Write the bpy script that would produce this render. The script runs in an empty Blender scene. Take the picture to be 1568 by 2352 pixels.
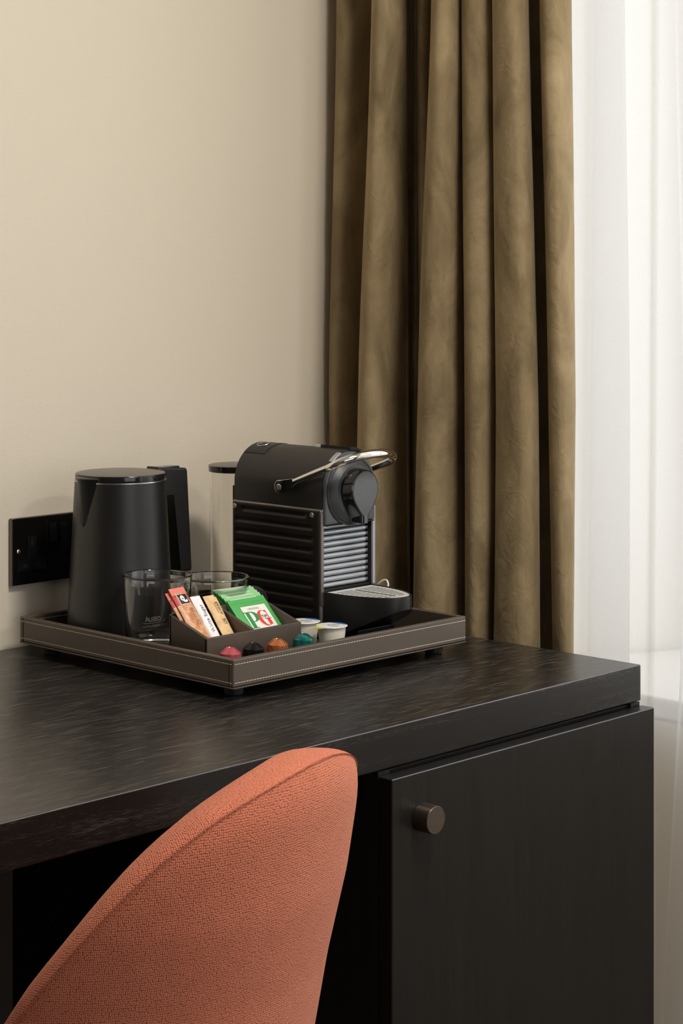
import bpy, bmesh, math, random
from math import sin, cos, pi, radians, sqrt
from mathutils import Vector, Matrix, noise
random.seed(7)
S = bpy.context.scene
COL = S.collection
ZD = 0.75            # height of the desk top; all z below are measured from the desk top
# ------------------------------------------------------------------ camera
CAM = (-2.014, -2.0617, 0.4862)
FPX, YAW, HOR = 4556.24, 0.8077, 616.35
cd = bpy.data.cameras.new('camera'); cam = bpy.data.objects.new('camera', cd); COL.objects.link(cam)
cd.sensor_fit = 'VERTICAL'; cd.sensor_height = 36.0; cd.sensor_width = 24.0
cd.lens = FPX / 2352 * 36.0
cd.shift_y = -(1176 - HOR) / 2352
cd.clip_start = 0.05; cd.clip_end = 60
cam.location = (CAM[0], CAM[1], CAM[2] + ZD); cam.rotation_euler = (pi / 2, 0, -YAW)
S.camera = cam
# ------------------------------------------------------------------ world, lights, exposure
W = bpy.data.worlds.new('world'); S.world = W; W.use_nodes = True
bg = W.node_tree.nodes['Background']
bg.inputs[0].default_value = (0.93, 0.96, 1.0, 1); bg.inputs[1].default_value = 2.05
S.view_settings.view_transform = 'Standard'; S.view_settings.look = 'None'
S.view_settings.gamma = 1.0; S.view_settings.use_curve_mapping = False
S.view_settings.exposure = 0.22
S.cycles.max_bounces = 14; S.cycles.diffuse_bounces = 8; S.cycles.glossy_bounces = 6
S.cycles.transmission_bounces = 12; S.cycles.transparent_max_bounces = 24
S.cycles.sample_clamp_indirect = 6.0
S.cycles.use_denoising = True
def portal(y0, y1, z0, z1, x, front=False):
    l = bpy.data.lights.new('window_portal', 'AREA'); l.shape = 'RECTANGLE'
    l.size = z1 - z0; l.size_y = abs(y1 - y0); l.cycles.is_portal = True
    o = bpy.data.objects.new('window_portal', l); COL.objects.link(o)
    o.location = (x, (y0 + y1) / 2, (z0 + z1) / 2 + ZD); o.rotation_euler = (0, pi / 2, 0)
    if front: l.size, l.size_y = l.size_y, l.size; o.location = ((y0 + y1) / 2, -4.72, (z0 + z1) / 2 + ZD); o.rotation_euler = (pi / 2, 0, 0)
portal(-0.34, -1.60, -0.09, 1.48, 0.64)
portal(-2.34, -4.10, -0.09, 1.48, 0.64)
portal_f = portal(-0.6, -3.0, -0.09, 1.48, 0, front=True)

# ------------------------------------------------------------------ helpers: geometry
def px(x, w):                      # plan point on the sight line of a picture column at forward depth w
    r = (x - 784) / FPX
    return (CAM[0] + w * (sin(YAW) + r * cos(YAW)), CAM[1] + w * (cos(YAW) - r * sin(YAW)))
def pxX(x, X):                     # plan point where that sight line meets the plane X
    r = (x - 784) / FPX
    w = (X - CAM[0]) / (sin(YAW) + r * cos(YAW)); return px(x, w) + (w,)

def link_mesh(name, vs, fs, mats, root=None, smooth=True, angle=35, local=False, uvs=None):
    me = bpy.data.meshes.new(name)
    if not local:
        off = Vector(root.location) if root is not None else Vector((0, 0, 0))
        if root is not None and root.parent is not None: off = off + Vector(root.parent.location)
        vs = [(v[0] - off.x, v[1] - off.y, v[2] + ZD - off.z) for v in vs]
    me.from_pydata([tuple(v) for v in vs], [], [tuple(f) for f in fs]); me.update()
    if not isinstance(mats, (list, tuple)): mats = [mats]
    for m in mats: me.materials.append(m)
    if smooth:
        for p in me.polygons: p.use_smooth = True
        me.set_sharp_from_angle(angle=radians(angle))
    o = bpy.data.objects.new(name, me); COL.objects.link(o)
    if smooth and angle <= 35 and len(fs) < 4000:
        w = o.modifiers.new('normals', 'WEIGHTED_NORMAL'); w.keep_sharp = True; w.weight = 100
    if root is not None: o.parent = root
    return o
def merge(*gs):
    V, F = [], []
    for v, f in gs:
        n = len(V); V += list(v); F += [tuple(i + n for i in q) for q in f]
    return V, F
def xf(g, M):
    return [tuple(M @ Vector(v)) for v in g[0]], g[1]
def mv(g, x=0, y=0, z=0): return [(v[0] + x, v[1] + y, v[2] + z) for v in g[0]], g[1]
def box(x0, x1, y0, y1, z0, z1, b=0.0, seg=2):
    bm = bmesh.new(); bmesh.ops.create_cube(bm, size=1)
    for v in bm.verts:
        v.co = Vector(((x0 + x1) / 2 + v.co.x * (x1 - x0), (y0 + y1) / 2 + v.co.y * (y1 - y0), (z0 + z1) / 2 + v.co.z * (z1 - z0)))
    if b > 0: bmesh.ops.bevel(bm, geom=list(bm.edges), offset=b, segments=seg, affect='EDGES', profile=0.5)
    bm.verts.index_update()
    g = [tuple(v.co) for v in bm.verts], [tuple(v.index for v in f.verts) for f in bm.faces]
    bm.free(); return g
def lathe(prof, n=48, cx=0, cy=0, a0=0, close=True):
    V, F = [], []; m = len(prof)
    for i in range(n):
        a = a0 + 2 * pi * i / n
        for r, z in prof: V.append((cx + r * cos(a), cy + r * sin(a), z))
    for i in range(n):
        j = (i + 1) % n
        for k in range(m - 1):
            F.append((i * m + k, j * m + k, j * m + k + 1, i * m + k + 1))
    if close:
        if prof[0][0] > 1e-6: F.append(tuple(i * m for i in range(n))[::-1])
        if prof[-1][0] > 1e-6: F.append(tuple(i * m + m - 1 for i in range(n)))
    return V, F
def prism(poly, h0, h1, axis='Z', b=0.0, seg=2):
    # poly: list of 2d points (counter clockwise), extruded from h0 to h1 along axis
    bm = bmesh.new()
    lo = [bm.verts.new((p[0], p[1], h0)) for p in poly]; hi = [bm.verts.new((p[0], p[1], h1)) for p in poly]
    n = len(poly)
    fl = bm.faces.new(lo[::-1]); fh = bm.faces.new(hi)
    for i in range(n): bm.faces.new((lo[i], lo[(i + 1) % n], hi[(i + 1) % n], hi[i]))
    if b > 0:
        ed = [e for e in bm.edges if (e.verts[0] in lo and e.verts[1] in lo) or (e.verts[0] in hi and e.verts[1] in hi)]
        bmesh.ops.bevel(bm, geom=ed, offset=b, segments=seg, affect='EDGES', profile=0.5)
    bmesh.ops.recalc_face_normals(bm, faces=list(bm.faces))
    bm.verts.index_update()
    def mp(c):
        if axis == 'Z': return (c.x, c.y, c.z)
        if axis == 'Y': return (c.x, c.z, c.y)     # poly in (x, z)
        return (c.z, c.x, c.y)                      # axis X: poly in (y, z)
    g = [mp(v.co) for v in bm.verts], [tuple(v.index for v in f.verts) for f in bm.faces]
    bm.free(); return g
def tube(pts, r, n=12, cap=True, rs=None):
    P = [Vector(p) for p in pts]; V, F = [], []
    t = (P[1] - P[0]).normalized(); up = Vector((0, 0, 1)) if abs(t.z) < .9 else Vector((1, 0, 0))
    nrm = (up - t * up.dot(t)).normalized()
    for i, p in enumerate(P):
        if i == 0: t2 = P[1] - P[0]
        elif i == len(P) - 1: t2 = P[-1] - P[-2]
        else: t2 = (P[i + 1] - P[i]).normalized() + (P[i] - P[i - 1]).normalized()
        t2.normalize(); nrm = (nrm - t2 * nrm.dot(t2)).normalized(); bn = t2.cross(nrm)
        rr = rs[i] if rs else r
        for k in range(n):
            a = 2 * pi * k / n; V.append(tuple(p + nrm * (rr * cos(a)) + bn * (rr * sin(a))))
    for i in range(len(P) - 1):
        for k in range(n):
            F.append((i * n + k, i * n + (k + 1) % n, (i + 1) * n + (k + 1) % n, (i + 1) * n + k))
    if cap:
        F.append(tuple(range(n))[::-1]); F.append(tuple((len(P) - 1) * n + k for k in range(n)))
    return V, F
def smooth_path(pts, sub=8):                  # Catmull-Rom through the points (any dimension)
    out = []; n = len(pts); d = len(pts[0])
    for i in range(n - 1):
        p0, p1, p2, p3 = pts[max(i - 1, 0)], pts[i], pts[i + 1], pts[min(i + 2, n - 1)]
        for s in range(sub):
            t = s / sub
            out.append(tuple(0.5 * (2 * p1[k] + (-p0[k] + p2[k]) * t + (2 * p0[k] - 5 * p1[k] + 4 * p2[k] - p3[k]) * t * t
                                    + (-p0[k] + 3 * p1[k] - 3 * p2[k] + p3[k]) * t ** 3) for k in range(d)))
    out.append(tuple(pts[-1])); return out
def grid(rows):                                # rows: list of equal length point lists
    m = len(rows[0]); V = [p for r in rows for p in r]; F = []
    for i in range(len(rows) - 1):
        for k in range(m - 1):
            F.append((i * m + k, i * m + k + 1, (i + 1) * m + k + 1, (i + 1) * m + k))
    return V, F
def rrect(x0, x1, y0, y1, r, n=5):
    P = []
    for cx, cy, a in ((x1 - r, y0 + r, -pi / 2), (x1 - r, y1 - r, 0), (x0 + r, y1 - r, pi / 2), (x0 + r, y0 + r, pi)):
        for i in range(n + 1): P.append((cx + r * cos(a + pi / 2 * i / n), cy + r * sin(a + pi / 2 * i / n)))
    return P
def arc(cx, cy, rx, ry, a0, a1, n=24):
    return [(cx + rx * cos(radians(a0 + (a1 - a0) * i / n)), cy + ry * sin(radians(a0 + (a1 - a0) * i / n))) for i in range(n + 1)]
def text_geo(s, size, ax='CENTER', sx=1.0, bold=0.0, space=1.0):
    c = bpy.data.curves.new('t', 'FONT'); c.body = s; c.size = size; c.align_x = ax; c.align_y = 'CENTER'
    c.offset = bold; c.space_character = space; c.resolution_u = 4
    o = bpy.data.objects.new('t', c); COL.objects.link(o)
    dg = bpy.context.evaluated_depsgraph_get(); dg.update()
    me = bpy.data.meshes.new_from_object(o.evaluated_get(dg))
    g = [(v.co.x * sx, v.co.y, 0.0) for v in me.vertices], [tuple(p.vertices) for p in me.polygons]
    bpy.data.objects.remove(o); bpy.data.curves.remove(c); bpy.data.meshes.remove(me)
    return g
# ------------------------------------------------------------------ helpers: things
def thing(name, label, cat, loc=(0, 0, 0), group=None, rz=0.0):
    o = bpy.data.objects.new(name, None); COL.objects.link(o); o.empty_display_size = .03
    o.location = (loc[0], loc[1], loc[2] + ZD); o.rotation_euler = (0, 0, rz)
    o['label'] = label; o['category'] = cat
    if group: o['group'] = group
    return o
def tag(o, label, cat, group=None, kind=None):
    if label: o['label'] = label
    if cat: o['category'] = cat
    if group: o['group'] = group
    if kind: o['kind'] = kind
    return o
def struct(name, g, m, parent=None, smooth=False):
    o = link_mesh(name, g[0], g[1], m, parent, smooth)
    if parent is None: o['kind'] = 'structure'
    return o
# ------------------------------------------------------------------ helpers: materials
def lin(c):
    f = lambda v: v / 12.92 if v <= .04045 else ((v + .055) / 1.055) ** 2.4
    return tuple(f(v / 255) for v in c) + (1,)
def mat(name, col, rough=.5, metal=0.0, spec=.5, **k):
    m = bpy.data.materials.new(name); m.use_nodes = True
    b = m.node_tree.nodes['Principled BSDF']
    b.inputs['Base Color'].default_value = col if len(col) == 4 else tuple(col) + (1,)
    b.inputs['Roughness'].default_value = rough; b.inputs['Metallic'].default_value = metal
    b.inputs['Specular IOR Level'].default_value = spec
    for a, v in k.items(): b.inputs[a.replace('_', ' ')].default_value = v
    return m
def N(m, t, **k):
    n = m.node_tree.nodes.new(t)
    for a, v in k.items(): setattr(n, a, v)
    return n
def L(m, a, b): m.node_tree.links.new(a, b)
def bsdf(m): return m.node_tree.nodes['Principled BSDF']
def coord(m, scale=(1, 1, 1), kind='Object', rot=(0, 0, 0)):
    t = N(m, 'ShaderNodeTexCoord'); mp = N(m, 'ShaderNodeMapping')
    mp.inputs['Scale'].default_value = scale; mp.inputs['Rotation'].default_value = rot
    L(m, t.outputs[kind], mp.inputs['Vector']); return mp.outputs[0]
def noise_tex(m, vec, scale, detail=3, rough=.5, dist=0):
    n = N(m, 'ShaderNodeTexNoise'); n.inputs['Scale'].default_value = scale
    n.inputs['Detail'].default_value = detail; n.inputs['Roughness'].default_value = rough; n.inputs['Distortion'].default_value = dist
    L(m, vec, n.inputs['Vector']); return n.outputs[0]
def ramp(m, fac, stops):
    r = N(m, 'ShaderNodeValToRGB'); e = r.color_ramp.elements
    while len(e) < len(stops): e.new(.5)
    for i, (p, c) in enumerate(stops):
        e[i].position = p; e[i].color = c if len(c) == 4 else tuple(c) + (1,)
    L(m, fac, r.inputs[0]); return r.outputs[0]
def bump(m, h, strength=.3, dist=.001):
    b = N(m, 'ShaderNodeBump'); b.inputs['Strength'].default_value = strength; b.inputs['Distance'].default_value = dist
    L(m, h, b.inputs['Height']); L(m, b.outputs[0], bsdf(m).inputs['Normal']); return b

M = {}
# painted wall
m = M['wall'] = mat('wall_paint', (.76, .685, .565), .6, spec=.3)
bump(m, noise_tex(m, coord(m), 260, 4, .6), .35, .0012)
m = M['white'] = mat('white_paint', (.82, .80, .76), .6)
m = M['ceiling'] = mat('ceiling_paint', (.84, .83, .80), .8)
m = M['floor'] = mat('carpet', (.07, .06, .05), .95)
M['shading_brown'] = mat('dark_shading_brown', (.09, .07, .055), .6)  # dark brown added to cut bounce from unseen walls and stand in for shade
bump(m, noise_tex(m, coord(m), 500, 2), .5, .003)
m = M['skirt'] = mat('skirting_paint', (.70, .62, .5), .5)
# velvet curtain
m = M['velvet'] = mat('olive_velvet', (.2, .14, .07), .75, spec=.12)
v = coord(m, (1, 1, .45))
n1 = noise_tex(m, v, 16, 5, .6, .7)
c1 = ramp(m, n1, [(.28, lin((116, 100, 73))), (.5, lin((144, 126, 95))), (.74, lin((170, 151, 117)))])
L(m, c1, bsdf(m).inputs['Base Color'])
bsdf(m).inputs['Sheen Weight'].default_value = .3; bsdf(m).inputs['Sheen Roughness'].default_value = .35
bsdf(m).inputs['Sheen Tint'].default_value = (.80, .70, .52, 1)
n2 = noise_tex(m, coord(m, (1, 1, .7)), 34, 5, .55, 1.6)
n3 = noise_tex(m, coord(m), 900, 2)
mx = N(m, 'ShaderNodeMath', operation='MULTIPLY_ADD'); mx.inputs[1].default_value = .12
L(m, n3, mx.inputs[0]); L(m, n2, mx.inputs[2]); bump(m, mx.outputs[0], .38, .006)
# sheer
m = M['sheer'] = bpy.data.materials.new('white_voile'); m.use_nodes = True
nt = m.node_tree; nt.nodes.clear(); out = N(m, 'ShaderNodeOutputMaterial')
tr = N(m, 'ShaderNodeBsdfTransparent'); tl = N(m, 'ShaderNodeBsdfTranslucent'); df = N(m, 'ShaderNodeBsdfDiffuse')
tl.inputs[0].default_value = (.95, .945, .94, 1); df.inputs[0].default_value = (.80, .80, .795, 1)
a = N(m, 'ShaderNodeMixShader'); a.inputs[0].default_value = .38; L(m, tl.outputs[0], a.inputs[1]); L(m, df.outputs[0], a.inputs[2])
b = N(m, 'ShaderNodeMixShader'); L(m, tr.outputs[0], b.inputs[1]); L(m, a.outputs[0], b.inputs[2])
wv = noise_tex(m, coord(m, (2500, 2500, 1400)), 1, 1)
wr = N(m, 'ShaderNodeMapRange'); wr.inputs[1].default_value = .3; wr.inputs[2].default_value = .7; wr.inputs[3].default_value = .49; wr.inputs[4].default_value = .57
L(m, wv, wr.inputs[0]); L(m, wr.outputs[0], b.inputs[0]); L(m, b.outputs[0], out.inputs[0])
# black stained ash (grain along an axis)
def wood(name, axis, amt):
    # axis X: board seen from above; F: its front edge with a few cathedral bands; Z: upright veneer
    m = mat(name, (.009, .008, .0075), .36, spec={'X': .6, 'F': .4, 'Z': .30}[axis])
    sc = {'X': (26, 950, 300), 'F': (90, 300, 2300), 'Z': (1300, 1300, 9)}[axis]
    g = noise_tex(m, coord(m, sc), 1.0, 1, .5)
    big = noise_tex(m, coord(m, {'X': (3, 30, 30), 'F': (4, 20, 75), 'Z': (45, 45, 2)}[axis]), 1.0, 2)
    ad = N(m, 'ShaderNodeMath', operation='MULTIPLY_ADD'); ad.inputs[1].default_value = {'X': .04, 'F': .9, 'Z': .22}[axis]
    L(m, big, ad.inputs[0]); L(m, g, ad.inputs[2])
    t0 = {'X': .625, 'F': 1.10, 'Z': .55}[axis]; rg = N(m, 'ShaderNodeMapRange'); rg.inputs[1].default_value = 0; rg.inputs[2].default_value = 1.5; L(m, ad.outputs[0], rg.inputs[0])
    pore = ramp(m, rg.outputs[0], [(.0, (.0080, .0068, .0063)), (t0 / 1.5, (.0098, .0084, .0078)), ((t0 + (.07 if axis == 'X' else .16)) / 1.5, amt)])
    L(m, pore, bsdf(m).inputs['Base Color'])
    r2 = N(m, 'ShaderNodeMapRange'); r2.inputs[3].default_value = .30 if axis == 'X' else .26; r2.inputs[4].default_value = .31 if axis == 'X' else .34
    L(m, g, r2.inputs[0]); L(m, r2.outputs[0], bsdf(m).inputs['Roughness'])
    bump(m, ad.outputs[0], .02 if axis == 'X' else .06, .0002)
    return m
M['woodf'] = wood('black_ash_front_edge', 'F', (.060, .053, .048))
M['woodx'] = wood('black_ash_lengthwise', 'X', (.10, .088, .08)); M['woodz'] = wood('black_ash_upright', 'Z', (.015, .0135, .0125))
M['bronze'] = mat('brushed_bronze', (.20, .165, .14), .38, 1.0)
M['steel'] = mat('steel', (.74, .70, .65), .28, 1.0)
M['chrome'] = mat('chrome', (.82, .80, .77), .05, 1.0)
M['nickel'] = mat('black_nickel', (.006, .0055, .0055), .14, 0, spec=.45)
M['nickel_edge'] = mat('nickel_bevel', (.16, .13, .12), .22, 1.0)
M['blackpl'] = mat('black_plastic', (.008, .008, .008), .38, spec=.3)
M['blackgl'] = mat('gloss_black_plastic', (.010, .010, .011), .12)
M['matblack'] = mat('matt_black_coating', (.0095, .009, .0085), .38, spec=.6)
m = M['hood'] = mat('satin_black_metal', (.012, .0105, .010), .42, .0, spec=.5)
bump(m, noise_tex(m, coord(m), 1500, 2), .05, .0004)
M['panel'] = mat('bronze_black_panel', (.020, .017, .0152), .36, .3, spec=.35)
M['panel_edge'] = mat('panel_edge_glint', (.22, .195, .18), .36, .85)  # highlight of the rolled edge painted in as a lighter colour
M['gray'] = mat('dark_grey_plastic', (.055, .058, .062), .42)
M['gray2'] = mat('grey_face', (.10, .105, .11), .45)
m = M['bar'] = mat('grey_satin_metal', (.43, .45, .48), .33, .8)
n = noise_tex(m, coord(m, (40, 600, 600)), 1, 3)
rr = N(m, 'ShaderNodeMapRange'); rr.inputs[3].default_value = .2; rr.inputs[4].default_value = .5
L(m, n, rr.inputs[0]); L(m, rr.outputs[0], bsdf(m).inputs['Roughness'])
M['grid'] = mat('pale_steel_grid', (.74, .73, .70), .38, .15)
M['dark'] = mat('dark_void', (.004, .004, .004), .7)
m = M['leather'] = mat('brown_leatherette', (.082, .062, .047), .40, spec=.6)
bump(m, noise_tex(m, coord(m), 900, 3), .16, .0005)
M['leather_in'] = mat('dark_brown_lining', (.030, .022, .018), .6)
M['thread'] = mat('cream_thread', (.62, .50, .36), .7)
M['rubber'] = mat('black_rubber', (.012, .012, .012), .5)
def glassmat(name, tint=(1, 1, 1, 1), ior=1.47):
    m = mat(name, tint, 0.0); b = bsdf(m); b.inputs['Transmission Weight'].default_value = 1.0; b.inputs['IOR'].default_value = ior
    # clear glass lets shadow rays through so daylight reaches what stands inside and behind it
    nt = m.node_tree; o = [q for q in nt.nodes if q.type == 'OUTPUT_MATERIAL'][0]
    return m
M['glass'] = glassmat('clear_glass', (.985, .99, .985, 1)); M['tank'] = glassmat('clear_plastic', (.97, .965, .95, 1), 1.4)
m = M['pane'] = bpy.data.materials.new('window_glass'); m.use_nodes = True
m.node_tree.nodes.clear(); out = N(m, 'ShaderNodeOutputMaterial'); tr = N(m, 'ShaderNodeBsdfTransparent'); gl = N(m, 'ShaderNodeBsdfGlossy')
gl.inputs['Roughness'].default_value = 0; mxs = N(m, 'ShaderNodeMixShader'); mxs.inputs[0].default_value = .06
L(m, tr.outputs[0], mxs.inputs[1]); L(m, gl.outputs[0], mxs.inputs[2]); L(m, mxs.outputs[0], out.inputs[0])
# coral wool upholstery, woven (uses the UV map in metres)
m = M['wool'] = mat('coral_wool', (.5, .17, .1), .9, spec=.15)
uvc = coord(m, (1, 1, 1), 'UV')
vo = N(m, 'ShaderNodeTexVoronoi'); vo.voronoi_dimensions = '2D'; vo.inputs['Scale'].default_value = 1.0; vo.inputs['Randomness'].default_value = .42
mpv = N(m, 'ShaderNodeMapping'); mpv.inputs['Scale'].default_value = (1 / .00165, 1 / .0021, 1); L(m, uvc, mpv.inputs['Vector']); L(m, mpv.outputs[0], vo.inputs['Vector'])
knot = ramp(m, vo.outputs['Distance'], [(.05, lin((226, 140, 108))), (.42, lin((207, 117, 89))), (.72, lin((152, 77, 58)))])
bn = noise_tex(m, uvc, 60, 4); fz_ = noise_tex(m, uvc, 2600, 2)
hs = N(m, 'ShaderNodeHueSaturation'); mr = N(m, 'ShaderNodeMapRange'); mr.inputs[3].default_value = .86; mr.inputs[4].default_value = 1.12
L(m, bn, mr.inputs[0]); L(m, mr.outputs[0], hs.inputs['Value']); L(m, knot, hs.inputs['Color']); L(m, hs.outputs[0], bsdf(m).inputs['Base Color'])
bsdf(m).inputs['Sheen Weight'].default_value = .22; bsdf(m).inputs['Sheen Tint'].default_value = (1, .72, .6, 1)
sq = N(m, 'ShaderNodeMath', operation='POWER'); sq.inputs[1].default_value = 1.7; L(m, vo.outputs['Distance'], sq.inputs[0])
sb = N(m, 'ShaderNodeMath', operation='MULTIPLY_ADD'); sb.inputs[1].default_value = -1.0; L(m, sq.outputs[0], sb.inputs[0])
fm = N(m, 'ShaderNodeMath', operation='MULTIPLY'); fm.inputs[1].default_value = .25; L(m, fz_, fm.inputs[0]); L(m, fm.outputs[0], sb.inputs[2])
bump(m, sb.outputs[0], .9, .0011)
def flat(name, rgb, rough=.5, **k): M[name] = mat(name, lin(rgb), rough, **k)
flat('paper_white', (236, 232, 226)); flat('ink_black', (30, 28, 28)); flat('ink_green', (40, 140, 70)); flat('ink_red', (222, 62, 60))
flat('ink_grey', (150, 160, 140)); flat('foil_green', (88, 176, 98), .28); flat('foil_green_dark', (24, 70, 36), .4); flat('print_grey', (120, 114, 108), .5)
flat('seal_green', (150, 205, 150), .3); flat('packet_red', (200, 52, 50), .45); flat('packet_pink', (226, 128, 118), .45)
m = M['packet_tan'] = mat('coffee_packet', (.5, .3, .15), .4)
L(m, ramp(m, noise_tex(m, coord(m), 90, 4, .6, 1), [(.3, lin((176, 104, 58))), (.55, lin((214, 158, 112))), (.75, lin((240, 206, 180)))]), bsdf(m).inputs['Base Color'])
m = M['kraft'] = mat('kraft_paper', (.7, .52, .3), .55)
L(m, ramp(m, noise_tex(m, coord(m), 60, 3), [(.3, lin((214, 172, 118))), (.7, lin((236, 206, 158)))]), bsdf(m).inputs['Base Color'])
flat('sachet_white', (240, 238, 240), .45); flat('coffee_ink', (150, 104, 84))
m = M['jigger'] = mat('milk_plastic', lin((235, 228, 214)), .35); bsdf(m).inputs['Subsurface Weight'].default_value = .3; bsdf(m).inputs['Subsurface Radius'].default_value = (.006, .005, .004)
flat('lid_foil', (236, 232, 232), .3); flat('lid_blue', (58, 112, 196), .35); flat('lid_green', (40, 140, 70)); flat('tab_yellow', (206, 206, 40), .4); flat('ink_lilac', (120, 132, 190))
flat('pod_pink', (205, 98, 108), .28, metal=.55); flat('pod_black', (22, 20, 24), .22, metal=.4)
m = M['pod_copper'] = mat('pod_copper', (.5, .2, .08), .28, .6)
wvn = N(m, 'ShaderNodeTexWave'); wvn.inputs['Scale'].default_value = 60; wvn.inputs['Distortion'].default_value = 3; L(m, coord(m, (1, 1, .6), rot=(0, .6, .4)), wvn.inputs['Vector'])
L(m, ramp(m, wvn.outputs[0], [(.2, lin((196, 112, 66))), (.6, lin((222, 150, 104))), (.9, lin((176, 96, 60)))]), bsdf(m).inputs['Base Color'])
m = M['pod_teal'] = mat('pod_teal', (.02, .2, .2), .24, .55)
L(m, ramp(m, noise_tex(m, coord(m, (1, 1, .5)), 140, 3), [(.35, lin((14, 62, 62))), (.6, lin((36, 128, 124))), (.8, lin((120, 196, 188)))]), bsdf(m).inputs['Base Color'])

# ------------------------------------------------------------------ the room
FZ = -ZD
struct('floor', box(-3.4, .66, -4.6, .12, FZ - .05, FZ), M['floor'])
struct('ceiling', box(-3.4, .66, -4.6, .12, 1.80, 1.86), M['ceiling'])
for lx, ly, en in ((-.50, -1.50, 27), (-.30, -3.1, 19)):   # invented ceiling lamps out of view, added for fill light
    lm = link_mesh('added_fill_lamp', *lathe([(.20, 1.772), (.215, 1.775), (.22, 1.7995), (0, 1.7995)], 40, lx, ly, close=False), M['white'], bpy.data.objects['ceiling'])
    ld_ = bpy.data.lights.new('added_fill_light', 'AREA'); ld_.shape = 'DISK'; ld_.size = .40; ld_.energy = en; ld_.color = (1, .93, .83)
    lo = bpy.data.objects.new('added_fill_light', ld_); COL.objects.link(lo); lo.location = (lx, ly, 1.775 + ZD)
struct('wall_back', box(-3.4, .66, 0, .12, FZ, 1.80), M['wall'])
struct('wall_left', box(-3.5, -3.4, -4.6, .12, FZ, 1.86), M['shading_brown'])
FX0, FX1 = -3.0, -.6
struct('wall_front', merge(box(-3.4, FX0, -4.7, -4.6, FZ, 1.86), box(FX1, .66, -4.7, -4.6, FZ, 1.86), box(FX0, FX1, -4.7, -4.6, FZ, -.10), box(FX0, FX1, -4.7, -4.6, 1.50, 1.86)), M['shading_brown'])
w = struct('window_3', merge(box(FX0, FX0 + .05, -4.69, -4.64, -.10, 1.5), box(FX1 - .05, FX1, -4.69, -4.64, -.10, 1.5), box(FX0 + .05, FX1 - .05, -4.69, -4.64, -.10, -.05), box(FX0 + .05, FX1 - .05, -4.69, -4.64, 1.45, 1.5)), M['white'])  # invented window behind the camera, added for fill light
link_mesh('mullion', *box(-1.825, -1.775, -4.685, -4.645, -.05, 1.45), M['white'], w, False)
for x0, x1 in ((FX0 + .05, -1.825), (-1.775, FX1 - .05)): link_mesh('pane', *box(x0, x1, -4.67, -4.664, -.05, 1.45), M['pane'], w, False)
# right wall: thick, with two openings whose sides splay inwards to the window
XI, XO = .25, .62
OP = [(-.19, -.34, -1.60, -1.75), (-2.19, -2.34, -4.10, -4.25)]; ZS, ZT = -.10, 1.50
def quadprism(pl, z0, z1): return prism(pl, z0, z1)
g = merge(quadprism([(XI, 0), (XI, OP[0][0]), (XO, OP[0][1]), (XO, 0)], FZ, 1.80),
          quadprism([(XI, OP[0][3]), (XI, OP[1][0]), (XO, OP[1][1]), (XO, OP[0][2])], FZ, 1.80),
          quadprism([(XI, OP[1][3]), (XI, -4.6), (XO, -4.6), (XO, OP[1][2])], FZ, 1.80))
for a, b_, c, d in OP:
    g = merge(g, quadprism([(XI, a), (XI, d), (XO, c), (XO, b_)], FZ, ZS - .03), quadprism([(XI, a), (XI, d), (XO, c), (XO, b_)], ZT, 1.80))
wr_ = struct('wall_right', g, M['white'])
for a, b_, c, d in OP:
    link_mesh('breast_panel', *box(XI - .004, XI + .001, d + .002, a - .002, FZ + .002, ZS - .032), M['wall'], wr_, False)
for i, (a, b_, c, d) in enumerate(OP):
    s = struct('trim_%d' % (i + 1), prism([(XI - .006, a - .004), (XI - .006, d + .004), (XO - .02, c + .004), (XO - .02, b_ - .004)], ZS - .03, ZS, b=.004), M['white'])
    fr = merge(box(XO - .05, XO, b_ - .05, b_, ZS, ZT), box(XO - .05, XO, c, c + .05, ZS, ZT), box(XO - .05, XO, c + .05, b_ - .05, ZT - .05, ZT),
               box(XO - .05, XO, c + .05, b_ - .05, ZS, ZS + .05))
    w = struct('window_%d' % (i + 1), fr, M['white'])  # the second one is unseen and added for fill light
    ym = (b_ + c) / 2
    link_mesh('mullion', *box(XO - .045, XO - .005, ym - .025, ym + .025, ZS + .05, ZT - .05), M['white'], w, False)
    for y0, y1 in ((b_ - .05, ym + .025), (ym - .025, c + .05)):
        link_mesh('pane', *box(XO - .03, XO - .024, y1, y0, ZS + .05, ZT - .05), M['pane'], w, False)
struct('baseboard_back', box(-3.4, .25, -.014, 0, FZ, FZ + .1, .003), M['skirt'])

# ------------------------------------------------------------------ curtains
def lerp3(z, k):                                  # keys at picture rows 0, 900, 1500
    Z = (.86, .31, -.05)
    if z >= Z[0]: return k[0] + (k[0] - k[1]) * min((z - Z[0]) / (Z[0] - Z[1]), .5) * .5
    if z >= Z[1]: t = (Z[0] - z) / (Z[0] - Z[1]); t = t * t * (3 - 2 * t) * .5 + t * .5; return k[0] + (k[1] - k[0]) * t
    t = min((Z[1] - z) / (Z[1] - Z[2]), 2.0); return k[1] + (k[2] - k[1]) * min(t, 1.2)
LOBES = [  # left and right silhouettes at three heights, depth of the fold (m), push towards the room (m), skew of the fold to its left
    ((778, 760, 764), (870, 850, 850), .020, -.022, .75),
    ((858, 829, 815), (928, 934, 938), .046, .020, .8),
    ((952, 952, 952), (966, 964, 964), .010, -.042, .3),
    ((964, 966, 966), (1000, 1000, 1000), .020, -.034, .6),
    ((994, 965, 952), (1068, 1073, 1077), .046, .026, .35),
    ((1064, 1071, 1075), (1138, 1146, 1140), .044, .016, .2),
    ((1136, 1144, 1138), (1209, 1230, 1234), .050, .024, -.15),
    ((1243, 1265, 1275), (1306, 1317, 1311), .036, .004, -.1)]
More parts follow.
